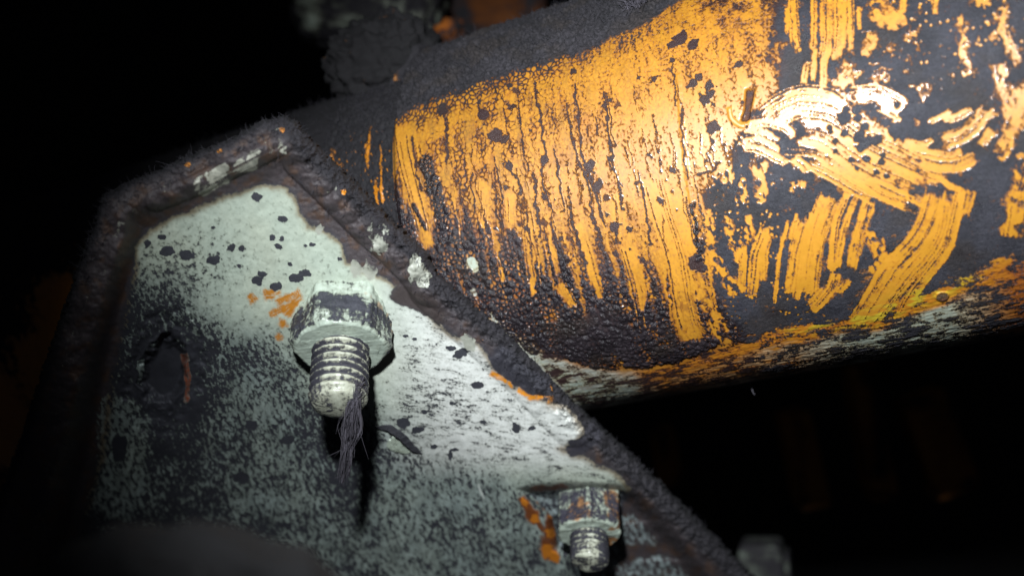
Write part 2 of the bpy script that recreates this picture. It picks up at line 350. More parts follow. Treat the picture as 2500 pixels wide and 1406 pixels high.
# ---- the broad hand smear
for pts, w, st in (([(1870, 300), (1917, 268), (1962, 252), (2016, 259), (2056, 290)], 56, .25), ([(2079, 236), (2133, 230), (2178, 247), (2214, 270)], 30, .15), ([(1822, 306), (1870, 300), (1920, 314), (1940, 340)], 17, .3),
                   ([(1814, 322), (1860, 322), (1905, 344)], 9, .3), ([(1812, 345), (1860, 342), (1905, 368)], 10, .3), ([(1808, 362), (1852, 366), (1899, 389), (1926, 402)], 17, .3),
                   ([(1930, 296), (2014, 306), (2068, 342), (2122, 378), (2200, 416), (2285, 456)], 112, .36), ([(1931, 385), (1960, 403), (1976, 423)], 19, .1), ([(1974, 398), (2032, 425), (2086, 457), (2136, 482)], 28, .6),
                   ([(2133, 439), (2176, 464), (2225, 483)], 17, .5), ([(2090, 440), (2150, 480), (2210, 505)], 12, .5), ([(2147, 263), (2190, 284), (2183, 304)], 15, .1), ([(2162, 310), (2183, 335), (2212, 320)], 13, .1),
                   ([(2262, 302), (2302, 286), (2326, 268)], 10, .3), ([(2300, 295), (2342, 284), (2372, 264)], 11, .3), ([(2292, 348), (2342, 335), (2380, 306), (2405, 264)], 26, .3), ([(2390, 355), (2426, 318)], 13, .3), ([(2400, 332), (2422, 312)], 8, .3),
                   ([(2205, 342), (2248, 353), (2282, 340)], 11, .3), ([(2219, 364), (2266, 374), (2320, 382), (2351, 369)], 15, .45), ([(2241, 392), (2284, 404), (2342, 403), (2387, 380)], 22, .5), ([(2336, 409), (2383, 388)], 14, .3),
                   ([(2284, 426), (2320, 454), (2349, 468), (2342, 500)], 10, .2), ([(2260, 430), (2300, 440)], 30, .5),
                   ([(2286, 466), (2273, 522), (2241, 587), (2183, 652), (2133, 731), (2090, 796)], 46, .35), ([(2311, 486), (2297, 569), (2266, 623), (2212, 684), (2162, 745), (2120, 792)], 24, .5),
                   ([(2344, 466), (2326, 544), (2306, 608), (2262, 666), (2219, 724), (2190, 780)], 22, .45), ([(2372, 460), (2352, 526)], 17, .4), ([(2180, 614), (2140, 673), (2100, 742)], 9, .5), ([(2196, 612), (2165, 660)], 7, .5), ([(2473, 496), (2460, 580)], 12, .4),
                   ([(1872, 545), (1845, 623), (1834, 728)], 24, .3), ([(1882, 565), (1866, 623), (1865, 688)], 14, .4), ([(1817, 595), (1812, 652), (1808, 700)], 13, .5), ([(1926, 536), (1906, 612), (1900, 666), (1891, 742)], 8, .4), ([(1945, 520), (1926, 585)], 5, .4),
                   ([(1962, 530), (1938, 612), (1927, 722)], 23, .4), ([(1983, 516), (1964, 612), (1945, 735)], 13, .6), ([(2016, 474), (1989, 558), (1974, 630), (1966, 716)], 24, .35), ([(2041, 480), (2007, 569), (1992, 637), (1984, 726)], 24, .6),
                   ([(2037, 545), (2030, 600), (2024, 660)], 9, .5), ([(2070, 468), (2039, 558), (2033, 664)], 13, .4), ([(2092, 478), (2061, 565), (2045, 656)], 12, .4), ([(2124, 486), (2097, 576), (2077, 660)], 28, .45),
                   ([(2042, 664), (2028, 709), (1980, 764)], 22, .3), ([(2070, 680), (2044, 716)], 12, .4), ([(2012, 705), (1972, 748)], 14, .5)):
    wipe(pts, w*1.02, .97, thin=.60, stri=st*1.15, rag=.16, end=.5, edge=.24, warp=2)
    bristles(pts, w, int(2+w/10), int(w/11))
# wet specks left inside the smear
rs = np.random.RandomState(4)
for p, r in (((2060, 288), 15), ((2066, 268), 8), ((2095, 288), 9), ((2112, 310), 10), ((2025, 312), 6), ((2062, 325), 8), ((2098, 335), 13), ((2102, 360), 11), ((2120, 345), 12), ((2140, 342), 12), ((2115, 388), 9), ((2078, 390), 7), ((2152, 395), 8), ((2156, 380), 6), ((2165, 430), 6),
             ((2190, 318), 17), ((2200, 330), 12), ((2205, 280), 10), ((2190, 257), 7), ((2040, 345), 6), ((2028, 322), 5), ((2140, 420), 6), ((2040, 370), 5), ((2092, 412), 5), ((2090, 270), 9), ((1935, 345), 6)):
    sl, v = C.blob(p, r, .5); g[sl] = np.maximum(g[sl], v)
# ---- dark runs, blots
for k in range(46):
    x0 = brs.uniform(1080, 1760); y0 = brs.uniform(200, 520); Lr = brs.uniform(40, 190)
    smear([(x0, y0), (x0+.07*Lr, y0+.5*Lr), (x0+.17*Lr, y0+Lr)], brs.uniform(2.5, 6.5), brs.uniform(.6, .95), stri=0, rag=.95, end=1.5, edge=.6, blot=.6, warp=9)
for k in range(70):
    sl, v = C.blob((brs.uniform(1080, 1880), brs.uniform(130, 640)), 2+9*brs.rand()**3, .9); g[sl] = np.maximum(g[sl], v*brs.uniform(.5, 1))
for pts, w in (([(1474, 222), (1480, 300), (1498, 390), (1522, 515)], 7), ([(1400, 205), (1414, 300), (1422, 380), (1440, 470)], 7), ([(1308, 195), (1322, 300), (1331, 380), (1324, 440), (1352, 520)], 8), ([(1352, 360), (1366, 440), (1374, 520)], 6),
               ([(1240, 405), (1262, 440), (1275, 480)], 7), ([(1382, 250), (1400, 360), (1432, 440)], 6), ([(1662, 260), (1668, 350), (1680, 440)], 5), ([(1088, 255), (1092, 330), (1090, 400)], 14), ([(1430, 400), (1452, 470), (1480, 560)], 10), ([(1500, 540), (1512, 600)], 16),
               ([(1480, 380), (1520, 460)], 5), ([(1640, 150), (1652, 260)], 4), ([(1005, 330), (1018, 420), (1030, 470)], 9), ([(1260, 210), (1275, 330), (1290, 420)], 4), ([(1205, 380), (1222, 470), (1226, 560)], 5), ([(1560, 420), (1580, 520), (1588, 600)], 6), ([(1692, 490), (1700, 560), (1712, 640)], 13),
               ([(1150, 420), (1160, 520)], 5), ([(1300, 420), (1312, 520), (1318, 580)], 6), ([(1390, 500), (1410, 580), (1432, 650)], 12), ([(1440, 520), (1470, 600), (1490, 680)], 12), ([(1340, 540), (1368, 620), (1380, 690)], 14), ([(1250, 560), (1265, 640)], 10), ([(1560, 620), (1600, 700), (1612, 760)], 16), ([(1700, 430), (1740, 415), (1758, 392)], 8), ([(1790, 350), (1795, 420), (1800, 480)], 16)):
    smear(pts, w*.85, 1.0, stri=0, rag=.75, end=.6, edge=.45, blot=.45, warp=9)
for p, r in (((1210, 330), 22), ((1232, 340), 12), ((1180, 282), 20), ((1077, 272), 16), ((1242, 405), 13), ((1330, 390), 11), ((1440, 405), 13), ((1460, 455), 14), ((1500, 555), 12), ((1285, 558), 7), ((1538, 560), 8), ((1538, 560), 6), ((1503, 620), 7), ((1500, 680), 9), ((1518, 680), 7), ((1490, 245), 6),
             ((1803, 158), 10), ((1730, 210), 11), ((1690, 205), 12), ((1720, 245), 14), ((1735, 230), 10), ((1742, 310), 14), ((1705, 190), 10), ((1740, 345), 6), ((1315, 170), 7), ((1245, 210), 9), ((1400, 175), 9), ((1170, 250), 7), ((1660, 95), 18), ((1690, 110), 14), ((1640, 110), 12), ((1560, 190), 5), ((1585, 378), 5), ((1700, 640), 20), ((1712, 655), 14)):
    sl, v = C.blob(p, r, .7); g[sl] = np.maximum(g[sl], v*.9)
# tarry strip beside the clean run, and along the plate seam
for pts, w in (([(1040, 395), (1062, 470), (1085, 540), (1120, 630)], 46), ([(1080, 560), (1140, 650), (1220, 760), (1300, 850)], 60), ([(962, 480), (990, 560), (1040, 660)], 40), ([(1010, 500), (1040, 560)], 12)):
    sl, v = C.stroke(pts, w, stri=0, rag=.3, end=0, edge=.5); g[sl] = np.maximum(g[sl], v*(.45+.75*(1-cellb[sl]))); tarh[sl] = np.maximum(tarh[sl], v)
sl, v = C.stroke([(1690, 470), (1712, 640)], 26, stri=0, rag=.5, end=.5, edge=.5); tarh[sl] = np.maximum(tarh[sl], v)
# tar around the lower middle: solid
brp = tarw*sst(.15, .5, n5.fbm(X/5+3, Y/6, 3))*(1-wp); g = g-.42*brp*(.4+.6*uniform(n3.fbm(X/1.5, Y/2, 3)))
sl, v = C.stroke([(1330, 800), (1420, 815), (1500, 800), (1570, 790)], 120, stri=0, rag=.3, end=.5, edge=.7, blot=.25); g[sl] = np.maximum(g[sl], v*1.1); tarh[sl] = np.maximum(tarh[sl], v*.6)
sl, v = C.stroke([(1790, 740), (1850, 770), (1900, 800)], 60, stri=0, rag=.4, end=.5, edge=.5, blot=.4); g[sl] = np.maximum(g[sl], v)
# ---- colours of the paint
H, Wd = X.shape
paint = np.empty((H, Wd, 3)); paint[:] = YELLOW
film = (1-.85*wp)*sst(-.05, .55, n3.fbm((X+wx)/3.5, Y/8, 4)+.35*topw+.45*tarw-.1)*left*(.25+.5*(1-sst(-75, -45, X))+.5*tarw)
paint = paint*(1-film[..., None]*np.array([.42, .55, .6]))
paint = mixc(paint, (.12, .035, .012), np.clip(tarw*sst(.1, .5, n4.fbm(X/5, Y/7, 3))*.9, 0, 1)*(1-wp))
web = np.clip(1-cell/.55, 0, 1)*.5+np.clip(1-cellb/.5, 0, 1)*.35+.5*sst(.45, .9, drip)
webw = left*np.interp(X, [-100, -70, -50, -30, -14], [.85, .9, .65, .22, .15])
paint = mixc(paint, (.17, .078, .022), np.clip(web*(1-.8*wp)*webw*(.35+.65*uniform(n5.fbm(X/6, Y/9+3, 3))), 0, .9))
spk = sst(.62, .9, fine)*left; paint = mixc(paint, (.30, .11, .03), spk*.45)
lowc = sst(-1, 3, dLow+1.0*n2.fbm(X/6, Y/3, 3)); paint = mixc(paint, ORANGE, lowc*.85); paint = mixc(paint, (.40, .40, .34), lowc*sst(-56, -66, X+3*n4.fbm(X/4, Y/4, 3)))
limew = np.exp(-((dLow-1.5)/3.0)**2)*sst(-30, -18, X)*(1-sst(8, 16, X)); paint = mixc(paint, LIME, limew*.8*sst(.3, .6, uniform(n4.fbm(X/4, Y/2, 3))))
palew = sst(5.0, 8.0, dLow+1.8*n3.fbm(X/6, Y/2.5, 4))*np.interp(X, [-80, -70, -58, -45, -24, -14, 6, 13, 18], [.9, .9, .22, .18, .55, .95, .95, .4, 0])
palew = palew*sst(.25, .45, np.interp(X, [-80, -60, -25, -10], [.6, .35, .4, .9])+.35*n1.fbm(X/6, Y/2, 3))
paint = mixc(paint, PALE, np.clip(palew, 0, 1))
rustw = sst(12, 20, X)*lowc; paint = mixc(paint, (.33, .09, .012), rustw*.8)
for p, r in (((1152, 640), 17), ((1160, 655), 12), ((1092, 700), 10)):
    sl, v = C.blob(p, r, .6); paint[sl] = mixc(paint[sl], PALE, v); g[sl] = g[sl]*(1-.7*v)
for p, r, ry in (((1440, 945), 36, 16), ((1400, 925), 22, 12)):
    sl, v = C.blob(p, r, .2, ry); paint[sl] = mixc(paint[sl], (.42, .42, .36), v); g[sl] = g[sl]*(1-.55*v)
g = g+loww*.55*(.74*uniform(n2.fbm((X+wx)/3.2, (Y+.06*X)/1.3, 5, .65))+.26*fine-.5)*-1.2
g = np.where(dLow > 8, g+.10*n3.fbm(X/3, Y/1.2, 3), g)
for pts, w, col in (([(1262, 838), (1300, 880), (1345, 925), (1390, 968), (1430, 998)], 16, (.42, .42, .36)), ([(1290, 880), (1330, 915)], 7, (.30, .08, .02)), ([(1345, 935), (1385, 968)], 9, (.45, .14, .03)), ([(1150, 700), (1165, 725)], 14, (.36, .38, .34)), ([(1195, 760), (1215, 790)], 10, (.36, .38, .34))):
    sl, v = C.stroke(pts, w, stri=.2, rag=.7, end=.8, edge=.5, blot=.45); g[sl] = g[sl]*(1-.9*v); paint[sl] = mixc(paint[sl], col, np.clip(v*1.5, 0, 1))
# behind, out of the photograph's view: plain dirty paint
back = sst(72, 80, np.abs(np.degrees(ths))[:, None]+0*X)*(Y < 0)
g = mix(g, .5+(.62-axial)*1.2, back)
end_r = sst(36, 44, X); g = mix(g, .5+(.75-blot)*1.2, end_r)
# ---- dirt colours
dirt = np.empty((H, Wd, 3)); dirt[:] = SMEAR
dirt = mixc(dirt, DUST, np.clip(topw*left+loww*.3, 0, 1)); dirt = mixc(dirt, TAR, np.clip(tarh*1.1, 0, 1)*.8)
dv = uniform(n3.fbm(X/7+40, Y/7, 4)); dirt = dirt*(.72+.6*dv[..., None]); dirt = mixc(dirt, (.030, .022, .018), .55*sst(.45, .8, uniform(n2.fbm(X/11+5, Y/11, 4))))
crumb = np.clip(.35+1.1*uniform(n1.fbm(X/.75+3, Y/.7, 4)), .3, 1.6); dirt = dirt*mix(1, crumb, np.clip(topw*left, 0, 1))[..., None]; dirt = dirt*(.75+.5*uniform(n4.fbm(X/.6, Y/.6, 3)))[..., None]
thin = left*(1-topw)*(1-tarh); dirt = mixc(dirt, (.045, .020, .016), thin*.75)
droughs = np.clip(.62+.25*topw-.36*tarh-.2*thin+.12*n3.fbm(X/3, Y/3, 2), .2, .95)
wet = (1-left)*sst(.1, .5, n4.fbm(X/4, Y/5, 3)+.5*np.exp(-(((X+4)/9)**2+((Y-13)/5)**2))-.1); droughs = droughs-.26*wet
# ---- relief
gm = sst(.4, .7, g)
ht = .14*gm*(1-.5*thin)+.14*np.clip(rid, 0, 1)*gm+tarh*gm*.52*np.clip(1.0-f1b*1.2, 0, 1)**.8+.16*gm*(1-left)*(n1.fbm(X/.9, Y/.9, 3)*.35+.2*n2.fbm(X/3, Y/3, 2))
ht += topw*left*gm*(.15+.85*np.clip(n2.fbm(X/1.7, Y/1.5, 4), -1, 1)+.5*n4.fbm(X/5, Y/5, 2)+.35*np.clip(n3.per(X/.7, Y/.6), -.2, 1))*sst(-6, 6, dt)*1.25
ht += topw*left*(1-gm)*.10*cell+.03*n3.per(X/9, Y/9)+lowc*.10*n5.fbm(X/2.5, Y/.9, 3)
sl, v = C.blob((2300, 722), 15, .1); ht[sl] += .4*np.sqrt(np.clip(v, 0, 1)); g[sl] = np.maximum(g[sl], .56*v)
sl, v = C.stroke([(1832, 215), (1824, 270), (1816, 300)], 18, stri=0, rag=.2, end=.3, edge=.4); ht[sl] -= .7*v; g[sl] = np.maximum(g[sl], .62*v)
sl, v = C.stroke([(1780, 262), (1786, 290), (1810, 308), (1830, 296)], 10, stri=0, rag=.2, end=.4, edge=.6); ht[sl] += .22*v; g[sl] = g[sl]*(1-.6*v)
sl, v = C.stroke([(1655, 180), (1664, 300), (1680, 440), (1692, 520)], 9, stri=0, rag=.3, end=.4, edge=.8); ht[sl] += .16*v
rr = PR+ht*.001
rr = rr-.0022*(1-sst(-100.5, -97.8, X))**2                         # rounded end of the sleeve
P = pipe_pt(X/1000, Y/1000/PR, rr).reshape(-1, 3)
sleeve = mesh('sleeve', P, gridfaces(H, Wd)[:, ::-1], M_PIPE, pipe, dict(grime=g.ravel(), paint=paint.reshape(-1, 3), dirt=dirt.reshape(-1, 3), dirtrough=droughs.ravel()))
del P

# collar and the thinner tube behind the plate
def ring(name, s0, s1, r, ns, nt, seed, gbase, rough, stripes, lumps, profile=None, ends=True):
    ss = np.linspace(s0, s1, ns); tt = np.radians(np.linspace(-180, 180, nt, endpoint=False)); S, T = np.meshgrid(ss, tt)
    nz = Noise(seed); nb = Noise(seed+1); X = S*1000; Y = T*r*1000
    lump = nz.fbm(X/2.0, Y/2.0, 4)*.5+nb.fbm(X/.8, Y/.8, 3)*.35
    up = np.clip(np.sin(T)*.5+.6, 0, 1.2)
    g = gbase+.5*nz.fbm(X/2, Y/3, 3)+.25*np.sin(T)
    for th, s_, w, l in stripes:
        g = g-1.1*np.exp(-((X-s_)/w)**2)*sst(l+8, l, np.abs(np.degrees(T)-th))*(.6+.8*uniform(nb.fbm(X/.8, Y/1.2, 3)))
    fl = nb.fbm(X/.55+9, Y/1.0, 4); g = g-.9*sst(.30, .5, fl)*sst(-25, 5, np.degrees(T))*sst(60, 30, np.degrees(T))*sst(-123, -112, X)
    R = r+lumps*lump*up
    if profile is not None: R = R+profile((S-s0)/(s1-s0))
    if ends: R[:, 0] = r-.006; R[:, -1] = r-.006; S = S.copy(); S[:, 0] = S[:, 1]; S[:, -1] = S[:, -2]
    V = pipe_pt(S, T, R).reshape(-1, 3); n = V.shape[0]
    F = gridfaces(nt, ns); i = np.arange(n).reshape(nt, ns)
    F = np.concatenate([F, np.stack([i[-1, :-1], i[-1, 1:], i[0, 1:], i[0, :-1]], -1)])
    pa = np.empty((n, 3)); pa[:] = ORANGE; di = np.empty((n, 3)); di[:] = (.017, .015, .017)
    return mesh(name, V, F[:, ::-1], M_PART, pipe, dict(grime=g.ravel(), paint=pa, dirt=di, dirtrough=np.full(n, rough)))
ring('collar', -.1200, -.1008, .0466, 110, 620, 31, .96, .8, ((20, -115.5, 1.1, 9), (8, -112, .9, 8), (28, -118.5, 1.3, 6), (-8, -110, 1.2, 7), (35, -108, .6, 3), (14, -106, .5, 6), (2, -117, .7, 5), (24, -104.5, .4, 5)), .0016)
ring('tube', -.330, -.1195, .0462, 300, 420, 33, .70, .85, ((18, -125, 2.6, 10), (8, -129, 1.6, 12), (-12, -205, 8, 30), (-24, -215, 7, 24), (-34, -232, 5, 26), (-16, -245, 6, 22), (-25, -200, 5, 18)), .0009)

def lumpy(name, centre, half, ax, seed, mat, parent, amp, paintf, gbase, power=4., nu=140, nv=90, freq=1., dirtc=DUST, rough=.85):
    """superellipsoid with lumps, axes ax (3 vectors), half sizes"""
    u = np.linspace(-math.pi, math.pi, nu, endpoint=False); v = np.linspace(-math.pi/2, math.pi/2, nv); U, Vv = np.meshgrid(u, v)
    e = 2/power
    sp = lambda w: np.sign(w)*np.abs(w)**e
    q = np.stack([sp(np.cos(Vv))*sp(np.cos(U)), sp(np.cos(Vv))*sp(np.sin(U)), sp(np.sin(Vv))], -1).reshape(-1, 3)
    half = np.array(half); loc = q*half
    dirn = q/np.linalg.norm(q, axis=1)[:, None]
    n = fbm3(loc*1000*.35*freq, seed, 4)
    loc = loc+dirn*(amp*n)[:, None]
    V = np.array(centre)+loc@np.array(ax)
    g = gbase+.55*fbm3(loc*1000*.22*freq, seed+9, 4)
    pa = np.empty((len(V), 3)); pa[:] = PALE; pa = paintf(loc/half, pa)
    di = np.empty((len(V), 3)); di[:] = dirtc
    F = gridfaces(nv, nu, True)
    return mesh(name, V, F, mat, parent, dict(grime=g, paint=pa, dirt=di, dirtrough=np.full(len(V), rough)))
def aux(s): return [AX, nrm(np.cross(T0, AX))*-1, T0]
def lug_paint(q, pa):
    pa[:] = ORANGE; return pa
lug = lumpy('clamp_lug', at_px(950, 175, .262), (.0150, .014, .0128), [nrm([.93, -.3, .2]), nrm([.3, .95, 0]), nrm([-.25, 0, .97])], 41, M_PART, pipe, .0024, lug_paint, 1.0, 2.6, freq=1.0, dirtc=(.011, .0095, .0105))
lumpy('clamp_tab', at_px(996, 172, .252), (.0014, .005, .0075), [nrm([.83, -.1, -.55]), nrm([.1, .99, 0]), nrm([.55, 0, .83])], 43, M_PART, pipe, .0008, lug_paint, .88, 3, 80, 50)

# ------------------------------------------------------------------ fibres
def fibres(name, base, dirs, length, width, mat, parent, curl=.6, seed=1, kind='stuff'):
    rs = np.random.RandomState(seed); n = len(base)
    d = np.asarray(dirs, float)+rs.normal(0, .45, (n, 3)); d /= np.linalg.norm(d, axis=1)[:, None]
    L = length*rs.uniform(.35, 1.3, n)[:, None]; c = rs.normal(0, curl, (n, 3))
    p0 = base; p1 = base+d*L*.45+c*L*.08; p2 = base+d*L*.8+c*L*.30; p3 = base+d*L+c*L*.6
    side = np.cross(d, rs.normal(0, 1, (n, 3))); side /= np.linalg.norm(side, axis=1)[:, None]+1e-9; w = side*width
    up = np.cross(side, d)*width
    rows = [p0+w, p0-w*.5+up, p0-w*.5-up, p1+w*.8, p1-w*.4+up*.8, p1-w*.4-up*.8, p2+w*.6, p2-w*.3+up*.6, p2-w*.3-up*.6, p3+w*.3, p3-w*.15+up*.3, p3-w*.15-up*.3]
    V = np.stack(rows, 1).reshape(-1, 3); k = np.arange(n)[:, None, None]*12
    f = np.array([[a+r*3, b+r*3, b+r*3+3, a+r*3+3] for r in range(3) for a, b in ((0, 1), (1, 2), (2, 0))])
    o = mesh(name, V, (k+f[None]).reshape(-1, 4), mat, parent)
    if kind: o['kind'] = kind
    return o
rs = np.random.RandomState(7)
n = 2600
s = rs.uniform(-.1, .02, n); th = np.radians(rs.uniform(48, 92, n)); s2 = rs.uniform(-.121, -.101, 2000); th2 = np.radians(rs.uniform(-5, 95, 2000))
s3 = rs.uniform(-.2, -.12, 900); th3 = np.radians(rs.uniform(20, 95, 900))
base = np.concatenate([pipe_pt(s, th, np.full(n, PR+.0001)), pipe_pt(s2, th2, np.full(2000, .0466)), pipe_pt(s3, th3, np.full(900, .0462))])
dirs = np.concatenate([pipe_pt(s, th, np.full(n, 1.)), pipe_pt(s2, th2, np.full(2000, 1.)), pipe_pt(s3, th3, np.full(900, 1.))])-base; dirs /= np.linalg.norm(dirs, axis=1)[:, None]
dirs = dirs*.6+rs.normal(0, .5, dirs.shape)
fibres('dust_fuzz', base, dirs, .0014, .00006, M_FUZZ, pipe, .8, 3)

tc_ = pipe_uv([(1560, 14)])[0]; tb = pipe_pt(np.full(160, tc_[0]/1000)+rs.normal(0, .0012, 160), np.full(160, tc_[1]/1000/PR)+rs.normal(0, .02, 160), np.full(160, PR+.0002))
fibres('dust_tuft', tb, np.tile(N0*.3+T0*.8, (160, 1)), .0034, .00009, M_LINT, pipe, .9, 8)
# ------------------------------------------------------------------ the bracket
brk = tag(empty('mounting_bracket', tuple(at_px(700, 800, .22))), 'pale grey-green painted steel bracket plate with dirty raised rim, bolted in front of the pipe', 'bracket')
st = 2.3
gx = np.arange(-90, 1960, st); gy = np.arange(262, 1500, st)
B = Canvas(gx, gy); X, Y = B.X, B.Y
O_left = [(692, 288), (640, 300), (560, 345), (480, 375), (400, 415), (320, 445), (255, 480), (228, 560), (190, 660), (150, 780), (105, 910), (60, 1050), (0, 1220), (-50, 1380), (-80, 1500)]
O_right = [(692, 288), (724, 300), (760, 345), (830, 410), (900, 480), (960, 545), (1040, 610), (1070, 668), (1150, 735), (1230, 800), (1330, 900), (1430, 1010), (1500, 1075), (1580, 1150), (1680, 1250), (1760, 1330), (1830, 1400), (1940, 1500)]
na, nb, nc, nd = [Noise(k) for k in (51, 52, 53, 54)]
outline = O_left[::-1]+O_right[1:]
rag = 6*na.fbm(X/22, Y/22, 4)+4*nb.fbm(X/7, Y/7, 3)
dO = B.poly(outline+[(1940, 1520), (-90, 1520)])
dist = lambda pts: (lambda r: r)(None)
def linedist(pts):
    p = np.asarray(pts, float); best = np.full(X.shape, 1e9); al = np.zeros(X.shape); L = 0
    for a, b in zip(p[:-1], p[1:]):
        d = b-a; l = np.hypot(*d); t = np.clip(((X-a[0])*d[0]+(Y-a[1])*d[1])/(l*l), 0, 1)
        q = np.hypot(X-a[0]-t*d[0], Y-a[1]-t*d[1]); m = q < best; best = np.where(m, q, best); al = np.where(m, L+t*l, al); L += l
    return best, al
dL, aL = linedist(O_left); dR, aR = linedist(O_right)
dOr = np.where(dO > 0, dO+rag, dO+rag)
zinv = 5.35-.000349*(X-690)-.0009965*(Y-300)
z = 1/zinv
yl = np.interp(X, [-100, 200, 600, 980, 1250, 1500, 1960], [560, 640, 800, 955, 1105, 1165, 1290]); q = Y-yl
z += .055e-3*(.5*(q+np.sqrt(q*q+110**2))-.5*(np.sqrt(400**2+110**2)-400))
# rim: flange turned towards the camera along the top and left
lf = np.clip((aL-300)/900, 0, 1); Hrim = .0035+.018*lf**1.2
wr = np.interp(aL, [0, 250, 480, 700, 1300], [140, 135, 118, 125, 190]); cr = np.interp(aL, [0, 400, 560, 1300], [52, 58, 70, 100])
rim_in = 1-sst(-.05, 1.08, (dL-cr)/(wr-cr)); rimp = np.where(dL < cr, 1-.25*((cr-dL)/cr)**2, rim_in**1.1)
z -= (Hrim+.0016*nd.fbm(X/70, Y/70, 4))*rimp*(dO > -30)
# right edge: rounded, with dust
er = np.clip(1-(dR+rag*.5)/34, 0, 1); z += .0045*er**2
# weld bead with ripples
Wl = [(742, 385), (790, 430), (850, 490), (905, 545), (960, 590), (1010, 640), (1055, 695)]
dW, aW = linedist(Wl); ripple = (.55+.45*nb.per(X/60, Y/60))*np.abs(np.sin(aW/52*math.pi+1.1*na.per(X/70, Y/70)+ (dW/46)**2*.9))
bead = np.sqrt(np.clip(1-(dW/56)**2, 0, 1)); z -= bead*(.0017+.0013*ripple+.0006*nb.fbm(X/28, Y/28, 3))
Wl2 = [(1055, 695), (1120, 760), (1200, 830), (1300, 925), (1400, 1030)]
dW2, aW2 = linedist(Wl2); bead2 = np.sqrt(np.clip(1-(dW2/62)**2, 0, 1)); z -= bead2*(.0012+.0006*nb.fbm(X/40, Y/40, 3))*(1-bead)
# weld fillet at the top
Wt = [(690, 350), (620, 385), (540, 420), (470, 455), (380, 490)]; dT, aT = linedist(Wt); z -= .0012*np.sqrt(np.clip(1-(dT/28)**2, 0, 1))*(.6+.6*np.abs(np.sin(aT/28)))
# hole
hx, hy = X-402, Y-905; he = np.hypot((hx+.12*hy)/58, hy/92)*(1+.30*na.fbm(X/40, Y/40, 4)); hole = 1-sst(.62, 1.08, he); z += .006*hole+.0012*np.exp(-((he-1.25)/.3)**2)
# recess round the small bolt
rec_poly = [(1268, 1196), (1300, 1188), (1380, 1182), (1520, 1186), (1560, 1205), (1600, 1250), (1660, 1320), (1720, 1400), (1790, 1520), (1393, 1520), (1390, 1352), (1352, 1340), (1338, 1268), (1310, 1240)]
dRec = B.poly(rec_poly)+2*nb.fbm(X/14, Y/14, 2); rec = sst(-10, 34, dRec); z += .0085*rec
ridge = np.sin((Y-.0*X+.22*(X-1500))/17+2*na.fbm(X/160, Y/50, 2)); z -= rec*.0007*sst(.2, 1, ridge)*sst(1500, 1540, X)
# outer wall
wall = 1-sst(-7, 5, dOr); z += .022*wall

# dirt and paint on the bracket
inner = [(328, 640), (326, 602), (358, 566), (420, 530), (520, 490), (600, 458), (650, 450), (700, 456), (724, 480), (730, 520), (758, 548), (800, 562), (838, 598), (848, 640), (880, 658), (946, 682), (984, 712), (1040, 748), (1066, 792), (1110, 818), (1168, 838), (1202, 885), (1244, 935), (1290, 960), (1342, 985), (1382, 990), (1416, 1030), (1432, 1058), (1412, 1080), (1372, 1096), (1440, 1122), (1500, 1150), (1540, 1190), (1400, 1520), (160, 1520), (205, 1260), (245, 1130), (262, 1000), (285, 860), (312, 740)]
dI = B.poly(inner)+9*na.fbm(X/45, Y/45, 3)+3*nb.fbm(X/10, Y/10, 2)
n0_ = na.fbm(X/15, Y/14, 6, .66); sp = uniform(n0_)
strk = uniform(nb.fbm((X-.35*Y)/10, (Y+.1*X)/17, 6, .70)); hor = uniform(nc.fbm((X+.4*Y)/46, (Y-.16*X)/11, 6, .70))
bigp = nd.fbm(X/150, Y/150, 3)
dirty = sst(-60, 110, Y-(np.interp(X, [200, 330, 600, 760, 980, 1200, 1500], [620, 640, 770, 900, 1010, 1120, 1190])+60*bigp))
covp = mix(.13+.05*bigp, .43+.08*bigp, dirty)
# bright tongue under the seam is nearly clean, then peppered
covp = covp+.17*sst(900, 1030, X)*(1-dirty)*(.7+.6*uniform(nb.fbm(X/90, Y/60, 3)))
tong = np.exp(-(((X-1180)/260)**2+((Y-1040)/95)**2)); covp = covp-.10*tong*dirty
upl = np.exp(-(((X-460)/150)**2+((Y-640)/65)**2)); covp = covp+.24*upl
midb = np.exp(-(((X-1060)/150)**2+((Y-990)/60)**2)); covp = covp+.12*midb
covp = covp+.22*sst(1150, 1400, Y)*sst(900, 500, X)+.30*np.exp(-(((X-400)/130)**2+((Y-960)/190)**2))+.12*sst(600, 250, X)*dirty
covp = covp+(.06+.13*dirty)*nb.fbm(X/55, Y/60, 4)+.09*dirty*nc.fbm(X/200, Y/170, 2)
under = np.exp(-(((X-832)/75)**2))*sst(960, 1010, Y)*sst(1420, 1150, Y); covp = covp+.22*under+.3*np.exp(-(((X-835)/165)**2+((Y-830)/105)**2))*(Y > 790)*(X < 800)  # dirt below bolt and nut, also painting in their cast shadow
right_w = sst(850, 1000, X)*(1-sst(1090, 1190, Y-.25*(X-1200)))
texp = mix(mix(sp, strk, dirty), hor, right_w*.8); texp = .78*texp+.22*uniform(nc.fbm(X/6, Y/7, 3))
gp = .5+(covp-texp)*1.5
